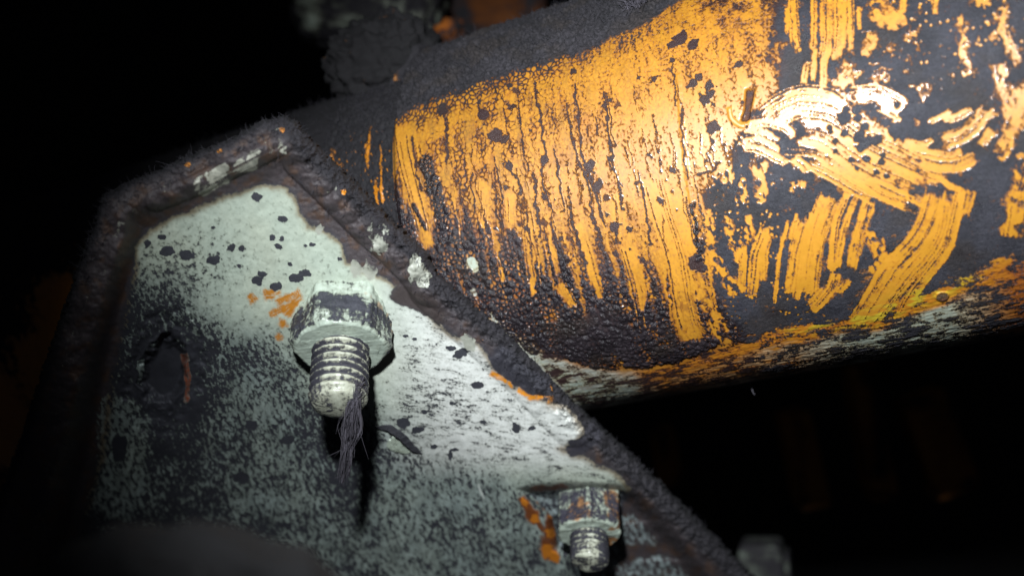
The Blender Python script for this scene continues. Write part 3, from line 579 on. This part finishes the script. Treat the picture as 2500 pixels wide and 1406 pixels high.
# dirt filling the fillets and rims
gp = np.maximum(gp, .5-dI/16)
gp = np.where(dI < -14, np.maximum(gp, 1.0), gp)
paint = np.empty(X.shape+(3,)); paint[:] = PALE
warm = uniform(nd.fbm(X/120, Y/160, 3)); paint = mixc(paint, (.52, .53, .40), warm*.5); paint = mixc(paint, (.33, .39, .37), dirty*(.55+.4*uniform(na.fbm(X/110, Y/130, 3)))); paint = mixc(paint, (.74, .74, .69), sst(850, 1120, X)*sst(1190, 1090, Y))  # whiter at right: the stronger light there is put into the paint colour
smud = uniform(nd.fbm((X-.3*Y)/38, Y/62, 5, .6)); paint = paint*(1-(.12+.38*dirty)*smud)[..., None]
edgeband = np.exp(-((dI-2)/9)**2)*(dI > -12); paint = mixc(paint, (.20, .13, .06), edgeband*.75)
dirtp = np.empty(X.shape+(3,)); dirtp[:] = (.036, .036, .044)
fil = sst(6, -14, dI); dirtp = mixc(dirtp, (.060, .048, .050), fil); 
outer = np.clip(sst(30, 4, dO)+sst(64, 34, dR)*1.0, 0, 1); dirtp = mixc(dirtp, DUST, outer)
brn = sst(.1, .6, nd.fbm(X/40, Y/40, 3)+.15)*fil*(1-outer); dirtp = mixc(dirtp, (.080, .046, .032), brn*.85)
roughp = np.clip(.62+.25*outer-.15*fil*(1-outer)+.1*nc.fbm(X/30, Y/30, 2), .3, .95)
def bwipe(pts, w, k=1., col=None, **kw):
    sl, v = B.stroke(pts, w, **kw); gp[sl] = gp[sl]*(1-v*k)-.1*v*k
    if col is not None: paint[sl] = mixc(paint[sl], col, np.clip(v*1.6, 0, 1))
def bsmear(pts, w, k=1., col=None, **kw):
    sl, v = B.stroke(pts, w, **kw); gp[sl] = np.maximum(gp[sl], v*k)
    if col is not None: dirtp[sl] = mixc(dirtp[sl], col, v)
# rubbed paint on rim and weld ripples
rub = np.zeros(X.shape)
bare = (.46, .45, .37)
for pts, w, b in (([(465, 466), (540, 428), (600, 400), (655, 372)], 40, .2), ([(630, 372), (704, 318)], 54, .25), ([(680, 362), (708, 372)], 26, .4), ([(385, 470), (430, 448)], 18, .7), ([(318, 520), (345, 508)], 12, .5), ([(262, 645), (240, 690)], 12, .6), ([(300, 535), (275, 590)], 14, .7), ([(180, 800), (150, 900)], 14, .8), ([(215, 720), (190, 800)], 10, .7), ([(560, 405), (500, 440)], 22, .4),
                  ([(470, 400), (455, 405)], 10, .3), ([(536, 366), (530, 372)], 12, .3)):
    bwipe(pts, w*1.25, .95, bare, stri=.2, rag=.4, end=.4, edge=.5, blot=b)
for x0, y0, r in ((925, 560, 26), (1020, 650, 30), (1040, 678, 22), (905, 600, 14), (812, 462, 14), (770, 418, 9), (792, 432, 8), (806, 452, 15), (830, 476, 15), (905, 545, 16), (890, 560, 12), (935, 585, 24), (918, 600, 16), (950, 610, 14), (1000, 640, 20), (1012, 655, 16), (1026, 670, 24), (1040, 684, 15), (780, 560, 9), (838, 545, 10), (1100, 715, 9), (905, 660, 18), (870, 655, 14), (1018, 632, 14), (945, 560, 12), (930, 605, 14), (1145, 835, 16)):
    sl, v = B.blob((x0, y0), r*1.1, .7, r*1.5); gp[sl] = gp[sl]*(1-.78*v*(.6+.4*uniform(nb.fbm(X[sl]/12, Y[sl]/16, 3)))); rub[sl] = np.maximum(rub[sl], v); paint[sl] = mixc(paint[sl], (.36, .36, .30), v)
for x0, y0 in ((536, 367), (458, 402), (690, 318), (840, 470)):
    sl, v = B.blob((x0, y0), 8, .6); gp[sl] = gp[sl]*(1-v); paint[sl] = mixc(paint[sl], ORANGE, v)
# orange stains
for pts, w in (([(606, 716), (625, 740)], 18), ([(640, 720), (690, 716)], 18), ([(670, 740), (738, 712)], 22), ([(690, 770), (736, 722)], 22), ([(655, 770), (700, 750)], 14), ([(680, 800), (700, 780)], 22), ([(672, 830), (690, 815)], 14), ([(735, 855), (745, 850)], 12)):
    bwipe(pts, w, .95, (.44, .165, .015), stri=.5, rag=.6, end=.6, edge=.6, blot=.25)
for pts, w in (([(1205, 900), (1245, 890)], 14), ([(1195, 910), (1240, 930)], 14), ([(1228, 870), (1238, 905)], 12), ([(1285, 955), (1345, 960)], 34), ([(1330, 930), (1350, 985)], 24), ([(1262, 950), (1300, 965)], 14), ([(1178, 835), (1184, 828)], 10), ([(1215, 880), (1222, 890)], 14), ([(1240, 928), (1252, 948)], 12)):
    bwipe(pts, w, .95, (.68, .24, .015), stri=.3, rag=.5, end=.5, edge=.4, blot=.5)
bsmear([(1200, 850), (1240, 890), (1290, 930), (1330, 945), (1350, 940)], 52, 1.1, (.034, .032, .040), stri=0, rag=.3, end=.4, edge=.3)
for pts, w in (([(1270, 1210), (1290, 1240), (1310, 1280)], 30), ([(1310, 1205), (1345, 1250), (1340, 1300)], 26), ([(1335, 1300), (1345, 1370)], 34), ([(1290, 1198), (1390, 1188)], 20), ([(1360, 1200), (1345, 1320)], 26), ([(1275, 1215), (1330, 1300)], 16)):
    bwipe(pts, w, .95, RUST, stri=.2, rag=.5, end=.4, edge=.5, blot=.3)
for p, r in (((1345, 1300), 12), ((1338, 1345), 16), ((1305, 1265), 10), ((1350, 1255), 9), ((1320, 1220), 8), ((1355, 1360), 12), ((1280, 1225), 9)):
    sl, v = B.blob(p, r, .7); gp[sl] = gp[sl]*(1-v); paint[sl] = mixc(paint[sl], (.50, .16, .012), v)
# named dark chips
for p, r, ry in (((627, 482), 15, 10), ((680, 602), 9, 6), ((762, 598), 8, 5), ((746, 600), 5, 3), ((708, 645), 6, 5), ((628, 684), 13, 12), ((640, 670), 12, 8), ((672, 700), 16, 10), ((722, 678), 18, 10), ((745, 668), 14, 8), ((590, 607), 9, 7), ((520, 556), 6, 4), ((584, 650), 5, 5), ((410, 612), 18, 14), ((455, 622), 16, 12), ((520, 635), 16, 12), ((565, 605), 10, 9), ((690, 535), 12, 8), ((665, 580), 8, 7), ((830, 632), 6, 4), ((360, 595), 8, 10), ((395, 578), 12, 6), ((688, 583), 5, 7),
                 ((1260, 1045), 9, 13), ((1165, 940), 16, 9), ((1105, 985), 7, 5), ((1036, 1005), 6, 5), ((1300, 1045), 9, 5), ((1180, 1030), 8, 4), ((985, 1032), 16, 12), ((1128, 858), 16, 8), ((1100, 850), 12, 6), ((1118, 868), 12, 8), ((990, 820), 6, 4), ((1012, 828), 6, 4), ((820, 1000), 5, 5), ((612, 1040), 16, 10), ((700, 1075), 18, 10), ((590, 1165), 22, 12), ((1100, 1110), 5, 14), ((1112, 1098), 10, 4), ((1060, 1090), 8, 6), ((1020, 1050), 14, 8)):
    sl, v = B.blob((p[0], p[1]), r, .55, ry); gp[sl] = np.maximum(gp[sl], v)
# smooth swirl of grease near the right corner, dark patches
bsmear([(1380, 1096), (1420, 1088), (1448, 1060), (1440, 1020)], 40, 1.05, (.040, .037, .046), stri=.1, rag=.2, end=.4, edge=.3)
bsmear([(950, 705), (1000, 730), (1040, 745), (1090, 790)], 44, 1., (.05, .038, .036), stri=0, rag=.4, end=.4, edge=.4)
# left pale patch and slot
sl, v = B.stroke([(300, 960), (290, 1060), (300, 1180), (250, 1260)], 105, stri=0, rag=.4, end=.3, edge=.5); gp[sl] = np.where(v > .05, mix(gp[sl], .5+(.40-strk[sl])*1.5, v), gp[sl]); 
bsmear([(293, 1060), (290, 1130)], 36, 1, None, stri=0, rag=.3, end=.3, edge=.3)
for p, r, ry in (((345, 900), 14, 26), ((395, 840), 18, 9), ((352, 930), 16, 10), ((372, 960), 6, 12)):
    sl, v = B.blob(p, r, .6, ry); gp[sl] = gp[sl]*(1-v*.9)
# hole: rusty bore
gp = np.where(hole > .5, np.maximum(gp, .8), gp); sl, v = B.stroke([(448, 860), (458, 920), (455, 985)], 16, stri=.2, rag=.4, end=.3, edge=.4, blot=.3); gp[sl] = gp[sl]*(1-v); paint[sl] = mixc(paint[sl], (.22, .05, .02), v)
hl = np.exp(-((he-1.1)/.16)**2)*sst(0, 1, na.fbm(X/30, Y/30, 2)+.6); gp = gp+.35*hl*(hx < 40)
# recessed web: washed-out grey with dark ridges
wb = rec > .5; gp = np.where(wb, .5+(.50+.35*sst(.0, .9, -ridge)*sst(1500, 1540, X)+.5*sst(60, 10, dRec)*(X > 1520)+.5*sst(1600, 1680, X)*sst(1330, 1230, Y)-texp)*1.3, gp); paint = np.where(wb[..., None], np.array((.33, .38, .38)), paint)
bwipe([(1168, 1180), (1174, 1200), (1182, 1216)], 5, .9, (.5, .52, .48), stri=0, rag=.2, end=.3, edge=.6)
# outer wall is all dust
gp = np.where(dO < 10, np.maximum(gp, .95), gp)
# relief of dirt
gm = sst(.4, .7, gp); z -= .00010*gm*(1-fil*.3)+.00022*outer*nb.fbm(X/7, Y/7, 3)+.00018*fil*nc.fbm(X/14, Y/14, 4)+.00008*na.fbm(X/20, Y/20, 3)
z -= outer*(1-.9*rub)*(1-.6*(dL < 90))*(.0017*np.clip(na.fbm(X/20, Y/20, 4), -.4, 1)+.0007*np.clip(nb.per(X/9, Y/9), -.2, 1))

V = (ray(X, Y)*z[..., None]).reshape(-1, 3)
keep = dOr > -7
F = gridfaces(len(gy), len(gx)); kf = keep.ravel()[F].all(1); F = F[kf]
fc = F[:, 0]
m_rec = (rec.ravel()[fc] > .5)
m_bead = (dW.ravel()[fc] < 54) & ~m_rec
m_rim = (dL.ravel()[fc] < np.minimum(wr, cr+45).ravel()[fc]) & (dR.ravel()[fc] > 26) & ~m_bead & ~m_rec
m_edge = (dR.ravel()[fc] < 62) & ~m_bead & ~m_rim & ~m_rec
m_face = ~(m_rec | m_bead | m_rim | m_edge)
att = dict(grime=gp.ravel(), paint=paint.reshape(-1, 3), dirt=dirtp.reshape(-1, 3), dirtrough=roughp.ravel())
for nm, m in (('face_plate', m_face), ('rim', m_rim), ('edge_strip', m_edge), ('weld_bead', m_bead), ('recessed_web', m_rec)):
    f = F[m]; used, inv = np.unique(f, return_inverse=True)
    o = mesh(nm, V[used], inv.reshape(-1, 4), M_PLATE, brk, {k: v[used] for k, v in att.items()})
def plate_pt(px, py):
    i = int(np.clip(np.searchsorted(gy, py), 0, len(gy)-1)); j = int(np.clip(np.searchsorted(gx, px), 0, len(gx)-1)); return ray(px, py)*z[i, j]
# fuzz along the edges
p = []; d = []
rs = np.random.RandomState(9)
Vg = V.reshape(X.shape+(3,))
def pick(mask, n):
    ii = np.argwhere(mask); ii = ii[rs.randint(0, len(ii), n)]; return Vg[ii[:, 0], ii[:, 1]]
b1 = pick((dR < 40) & (dOr > -5), 1000); b2 = pick((dL < 46) & (dOr > -5) & (aL < 700), 600); b3 = pick((dR < 100) & (dO > 20) & (dI < -10), 500)
fibres('dust_fuzz', np.concatenate([b1, b2, b3]), np.concatenate([np.tile([.35, -.6, .45], (len(b1), 1)), np.tile([-.4, -.5, .55], (len(b2), 1)), np.tile([.1, -1, 0], (len(b3), 1))]), .0012, .00006, M_FUZZ, brk, .7, 5)

# peeled paint flake under the large bolt
def leaf(name, pts, lift, thick, mat, parent, col, g0, seed):
    pts = np.array(pts, float); n = 60; t = np.linspace(0, 1, n); k = np.linspace(0, len(pts)-1, n)
    c = np.stack([np.interp(k, np.arange(len(pts)), pts[:, i]) for i in range(2)], 1); 
    tan = np.gradient(c, axis=0); tan /= np.linalg.norm(tan, axis=1)[:, None]; nor = np.stack([-tan[:, 1], tan[:, 0]], 1)
    w = thick*np.sin(np.pi*np.clip(t, .02, .98))**.6*(1+.25*Noise(seed).per(t*9, 0*t))
    rows = []
    for layer in (0, 1):
        for s_ in np.linspace(-.5, .5, 7):
            q = c+nor*(w*s_)[:, None]; P3 = np.array([plate_pt(*a) for a in q]); up = lift*np.sin(np.pi*t)*(.3+.7*(s_+.5)) + .0002
            rows.append(P3*(1-(up+(0 if layer == 0 else .00025))/.22)[:, None])
    Vv = np.array(rows); a = gridfaces(7, n); b = a[:, ::-1]+7*n
    i = np.arange(14*n).reshape(14, n)
    e1 = np.stack([i[6, :-1], i[6, 1:], i[13, 1:], i[13, :-1]], -1); e2 = np.stack([i[0, 1:], i[0, :-1], i[7, :-1], i[7, 1:]], -1)
    F = np.concatenate([a, b, e1, e2]); N_ = 14*n; pa = np.empty((N_, 3)); pa[:] = col; di = np.empty((N_, 3)); di[:] = (.030, .029, .034)
    return mesh(name, Vv.reshape(-1, 3), F, M_PART, parent, dict(grime=np.full(N_, g0), paint=pa, dirt=di, dirtrough=np.full(N_, .6)))
leaf('paint_flake', [(915, 1042), (950, 1044), (980, 1064), (1006, 1092), (1030, 1108)], .0016, 20, M_PART, brk, PALE, .95, 61)
leaf('paint_chip', [(945, 1090), (970, 1082), (1000, 1104)], .0002, 40, M_PART, brk, PALE, .32, 62)

# ------------------------------------------------------------------ bolts
def bolt(name, label, px, py, depth, tip, scale, corner, alpha, L, seed, nutH=.0105, palef=1.0):
    base = at_px(px, py, depth); v = nrm(ray(px, py))
    tx, ty = tip; dimg = at_px(tx, ty, depth)-base; dimg = nrm(dimg-v*(dimg@v))
    za = nrm(-v*math.cos(alpha)+dimg*math.sin(alpha)); fr = nrm(-v-za*(-v@za)); sd = np.cross(za, fr)
    root = tag(empty(name, tuple(base)), label, 'bolt', 'bolts through the bracket')
    def place(r, t, h): return base+(za*h[..., None]+(np.cos(t)*r)[..., None]*fr+(np.sin(t)*r)[..., None]*sd)
    k = scale; nt = 240; t = np.linspace(-math.pi, math.pi, nt, endpoint=False)
    # nut
    ap = .0092*k; Hn = nutH*k; prof = []
    for h in np.linspace(-.006*k, Hn, 46): prof.append((1.0, h))
    for q in np.linspace(1, .50, 26)[1:]: prof.append((q, Hn))
    prof = np.array(prof); T, Q = np.meshgrid(t, prof[:, 0]); _, Hh = np.meshgrid(t, prof[:, 1])
    off = math.pi/6 if corner else 0
    a = np.mod(T+off+math.pi/6, math.pi/3)-math.pi/6
    hexr = ap/np.cos(a); hexr = ap*1.13-.5*((ap*1.13-hexr)+np.sqrt((ap*1.13-hexr)**2+(ap*.045)**2))+ap*.012
    r = hexr*Q
    cone = ap*.96+(Hn-Hh)*1.35; r = np.minimum(r, np.where(Q >= .999, cone, 9)); top = Q < .999
    r = np.where(top, np.minimum(hexr, ap*.97)*Q, r)
    Pn = place(r, T, Hh); loc = np.stack([r*np.cos(T), r*np.sin(T), Hh], -1).reshape(-1, 3)*1000
    nz = fbm3(loc*.45, seed, 4); outw = (Pn-(base+za*Hh[..., None]*.8)).reshape(-1, 3); outw /= np.linalg.norm(outw, axis=1)[:, None]+1e-9
    Pn = Pn.reshape(-1, 3)+outw*(.00052*k*nz+.0001*fbm3(loc*1.6, seed+3, 2))[:, None]
    hh = Hh.ravel()/Hn; tt = T.ravel()
    edge_ = np.clip(np.abs(a).ravel()/(math.pi/6), 0, 1)
    g = (.60 if corner else .60)-.62*sst(.86, 1.0, hh)*palef+.34*fbm3(loc*.35, seed+5, 4)+.22*fbm3(loc*1.6, seed+6, 2)-.16*(edge_ > .88)-.35*sst(.02, -.2, hh)*palef
    pa = np.empty((len(g), 3)); pa[:] = PALE; orw = sst(.25, .5, fbm3(loc*.2, seed+8, 3)+(.15 if corner else -.12)-.3*np.sin(tt)*(1 if corner else .8)); pa = mixc(pa, (.36, .13, .02), .85*orw*(1 if corner else .6*(hh < .8)*(np.sin(tt) < 0)))
    di = np.empty((len(g), 3)); di[:] = (.040, .040, .050) if not corner else (.034, .031, .044)
    Fn = gridfaces(len(prof), nt, True)
    mesh('nut', Pn, Fn, M_PART, root, dict(grime=g, paint=pa, dirt=di, dirtrough=np.full(len(g), .55)))
    # threaded shank
    R = .0059*k; pitch = .00175*k; hs = np.linspace(Hn*.55, Hn+L, 230); dome = 14
    T, Hs = np.meshgrid(t[::2], np.concatenate([hs, np.full(dome, Hn+L)])); nT = nt//2
    q = np.concatenate([np.ones(len(hs)), np.cos(np.linspace(.1, math.pi/2-.001, dome))])[:, None]
    ph = np.mod(Hs/pitch+T/(2*math.pi), 1); tri = np.abs(ph*2-1)
    fill = sst(Hn+L*.72, Hn+L*.95, Hs)*.8 if not corner else .35+.65*sst(Hn+L*.45, Hn+L*.6, Hs)*.8
    r = R-.00040*k*sst(.15, .9, tri)*(1-fill)*2.0
    r = r-R*(.03 if corner else .10)*sst(Hn+L*.86, Hn+L, Hs)**2
    Hs = Hs+np.concatenate([np.zeros(len(hs)), R*.22*np.sin(np.linspace(.1, math.pi/2, dome))])[:, None]
    loc = np.stack([r*q*np.cos(T), r*q*np.sin(T), Hs], -1).reshape(-1, 3)*1000
    nz = .9*fbm3(loc*.5, seed+20, 3).reshape(r.shape)
    if corner: Hs = Hs-.0009*k*sst(0, .004, r*np.sin(T))*sst(Hn+L*.8, Hn+L, Hs)
    Ps = place((r+.00018*nz)*q, T, Hs).reshape(-1, 3)
    hh = ((Hs-Hn)/L).ravel()
    g = (.50 if corner else .48)+.62*((tri-.5)*(1-fill)).ravel()+.22*fbm3(loc*.5, seed+25, 3)+.2*fbm3(loc*1.7, seed+26, 2)-.25*sst(.75, .95, hh)*palef+.30*sst(.2, .9, np.abs(np.sin(T)).ravel())
    pa = np.empty((len(g), 3)); pa[:] = (.52, .53, .42); di = np.empty((len(g), 3)); di[:] = (.042, .040, .050)
    mesh('threaded_shank', Ps, gridfaces(len(hs)+dome, nT, True), M_PART, root, dict(grime=g, paint=pa, dirt=di, dirtrough=np.full(len(g), .6)))
    return root, za
b1_, z1 = bolt('bolt', 'large pale-painted bolt end and hex nut with lint hanging from its tip', 836, 788, float(plate_pt(836, 788)[1]), (826, 970), 1.0, False, math.radians(54), .0128, 71, .0068, palef=1.0)
b2_, z2 = bolt('bolt', 'smaller rust-spotted bolt end and nut in the recess at the lower right', 1437, 1232, .250, (1440, 1400), .80, True, math.radians(60), .0074, 81, palef=.7)

# lint hanging from the tip of the large bolt
def strands(name, centre, n, spread, width, seed, mat, label, cat, wob=.0007):
    rs = np.random.RandomState(seed); c = np.array(centre, float); m = 26; t = np.linspace(0, 1, m); k = t*(len(c)-1)
    cc = np.stack([np.interp(k, np.arange(len(c)), c[:, i]) for i in range(3)], 1)
    Vs = []; Fs = []; o = 0
    for j in range(n):
        t0, t1 = (0, rs.uniform(.45, 1)) if rs.rand() < .6 else tuple(np.sort(rs.uniform(0, 1, 2)))
        tt = np.linspace(t0, t1, m); kk = tt*(m-1)
        p = np.stack([np.interp(kk, np.arange(m), cc[:, i]) for i in range(3)], 1)
        sp_ = np.interp(tt, np.linspace(0, 1, len(spread)), spread)
        off = rs.normal(0, 1, 3); ph = rs.uniform(0, 9, 3); fr = rs.uniform(4, 14, 3)
        p = p+off*sp_[:, None]+np.stack([np.sin(tt*fr[i]+ph[i]) for i in range(3)], 1)*wob*rs.uniform(.3, 1)
        if rs.rand() < .07: p = p+np.array([rs.normal(0, 1), rs.normal(0, .5), rs.normal(0, .6)])*(.0016*((tt-t0)/(t1-t0+1e-6))**2)[:, None]
        w = width*(7 if j < 12 and n > 50 else 1)*rs.uniform(.5, 1.4)*np.sin(np.clip((tt-t0)/(t1-t0+1e-6), .04, .96)*np.pi)[:, None]**.4
        d = np.gradient(p, axis=0); d /= np.linalg.norm(d, axis=1)[:, None]+1e-9; s1 = np.cross(d, [0, 1, .2]); s1 /= np.linalg.norm(s1, axis=1)[:, None]+1e-9; s2 = np.cross(d, s1)
        Vs.append(np.stack([p+s1*w, p-s1*w*.5+s2*w*.87, p-s1*w*.5-s2*w*.87], 1).reshape(-1, 3))
        i = np.arange(m*3).reshape(m, 3)+o; i = np.concatenate([i, i[:, :1]], 1); Fs.append(np.stack([i[:-1, :-1], i[:-1, 1:], i[1:, 1:], i[1:, :-1]], -1).reshape(-1, 4)); o += m*3
    return tag(mesh(name, np.concatenate(Vs), np.concatenate(Fs), mat), label, cat)
dt_ = b1_.location[1]-.012
strands('lint_strand', [at_px(868, 938, dt_-.002), at_px(862, 985, dt_-.001), at_px(855, 1045, dt_+.003), at_px(846, 1110, dt_+.006), at_px(834, 1180, dt_+.010)], 420, (.0006, .00035, .0005, .0007, .00035, .0005, .0002), .00007, 5, M_LINT, 'stringy grey lint strand hanging from the tip of the large bolt', 'lint')
q = pipe_pt(np.array([-.0455]), np.radians(np.array([-76.])), np.array([.0501]))[0]
dh = q[1]
strands('loose_hair', [at_px(1832, 930, dh), at_px(1834, 945, dh), at_px(1840, 960, dh), at_px(1846, 966, dh)], 2, (.00001, .00001), .00012, 6, M_LINT, 'single short grey hair hanging under the bottom edge of the pipe', 'hair', .0001)

# ------------------------------------------------------------------ things behind and in front
def box(name, centre, half, ax, mat, parent, seed, g0, col, noise=1., dirtc=DUST, bev=.12):
    def pf(q, pa): pa[:] = col; return pa
    return lumpy(name, centre, half, ax, seed, mat, parent, min(half)*.05, pf, g0, 14., 120, 80, noise, dirtc)
def axes(up, face):
    w = nrm(up); f = np.array(face, float); f = nrm(f-w*(f@w)); return [np.cross(f, w), f, w]
vb = tag(empty('valve_block', tuple(at_px(900, 40, .36))), 'grimy pale-green block in the gloom above the pipe, with orange rust', 'machine part')
def vpf(q, pa): return pa
lumpy('body', at_px(905, 0, .36), (.026, .02, .020), axes([.2, 0, 1], [0, 1, 0]), 91, M_FAR, vb, .003, vpf, .60, 4, freq=.55)
def ppf(q, pa): pa[:] = (.55, .16, .02); return pa
lumpy('rusty_stub', at_px(1092, 78, .33), (.0050, .003, .0036), axes([-.6, 0, 1], [0, 1, 0]), 93, M_FAR, vb, .0022, ppf, .62, 2.0, 60, 40, .8)
lumpy('rusty_flange', at_px(1200, 10, .40), (.022, .008, .016), axes([0, 0, 1], [0, 1, 0]), 94, M_FAR, vb, .002, lambda q, pa: ppf(q, pa)*.35, .45, 5, 90, 60, .5)

post = tag(empty('support_post', tuple(at_px(1880, 1400, .36))), 'square pale-green post standing in the dark behind the lower right bracket edge', 'post')
pax = axes([-.08, 0, 1], [.35, 1, 0])
box('upright', at_px(1876, 1560, .40), (.0085, .0085, .040), pax, M_FAR, post, 95, .62, (.22, .26, .22), .6)
box('side_rail', at_px(1932, 1570, .405), (.0022, .006, .038), pax, M_FAR, post, 96, .55, (.22, .26, .22), .6)
labels = ['dim orange strut farthest left behind the bracket edge', 'dim orange strut above the pale post', 'dim orange strut in the dark between two others at right', 'broad dim orange strut low in the right of the dark']
for i, (x0, y0, x1, y1, w) in enumerate(((1610, 1040, 1640, 1180, 60), (1930, 1000, 1985, 1235, 75), (2090, 880, 2150, 1215, 65), (2240, 960, 2330, 1200, 110))):
    a = at_px(x0, y0, .5); b = at_px(x1, y1, .5)
    o = box('strut', (a+b)/2, (w*.5/FPX/2, .008, np.linalg.norm(b-a)/2), axes(a-b, [0, 1, 0]), M_FAR, None, 100+i, .38, (.42, .17, .035), .4)
    tag(o, labels[i], 'strut', 'orange struts in the dark')
tag(box('beam', at_px(20, -60, .36), (.07, .012, .012), axes([-.3, 0, .95], [0, 1, 0]), M_FAR, None, 110, .8, (.3, .3, .3), .4), 'faint dark beam crossing the top left corner', 'beam')
# blurred hose close to the lens
def hose(name, pts, depth, r, seed):
    c = np.array([at_px(*p, d_) for p, d_ in zip(pts, depth)]); k = np.linspace(0, len(c)-1, 90)
    cc = np.stack([np.interp(k, np.arange(len(c)), c[:, i]) for i in range(3)], 1)
    for _ in range(10): cc[1:-1] = (cc[:-2]+cc[1:-1]*2+cc[2:])/4
    d = np.gradient(cc, axis=0); d /= np.linalg.norm(d, axis=1)[:, None]; s1 = np.cross(d, [0, 1, 0]); s1 /= np.linalg.norm(s1, axis=1)[:, None]; s2 = np.cross(d, s1)
    t = np.linspace(0, 2*math.pi, 72, endpoint=False); nz = Noise(seed)
    R = r*(1+.26*nz.fbm(np.arange(90)[:, None]/6+0*t, 3*np.cos(t)[None]+0*k[:, None], 3))
    V = cc[:, None]+s1[:, None]*(np.cos(t)*R)[..., None]+s2[:, None]*(np.sin(t)*R)[..., None]
    V = V.reshape(-1, 3); pa = np.empty((len(V), 3)); pa[:] = (.022, .014, .012); di = np.empty((len(V), 3)); di[:] = (.009, .008, .0085)
    g = .9+.5*fbm3(V*250, seed, 3)
    return mesh(name, V, gridfaces(90, 72, True), M_PART, None, dict(grime=g, paint=pa, dirt=di, dirtrough=np.full(len(V), .85)))
tag(hose('hose', [(-260, 2300), (-60, 1800), (120, 1520), (250, 1425), (400, 1395), (560, 1415), (720, 1480), (840, 1600), (960, 1850), (1060, 2300)], [.125, .118, .113, .110, .108, .108, .110, .113, .118, .125], .0056, 121), 'blurred dirty hose bulging into the bottom left foreground', 'hose')
# sooty wall far behind
xw = np.linspace(-1.6, 1.6, 90); zw = np.linspace(-1.2, 1.2, 70); XW, ZW = np.meshgrid(xw, zw); nw = Noise(77)
YW = .95+.03*nw.fbm(XW*4, ZW*4, 4)
tag(mesh('wall', np.stack([XW, YW, ZW], -1).reshape(-1, 3), gridfaces(70, 90), M_WALL), kind='structure')
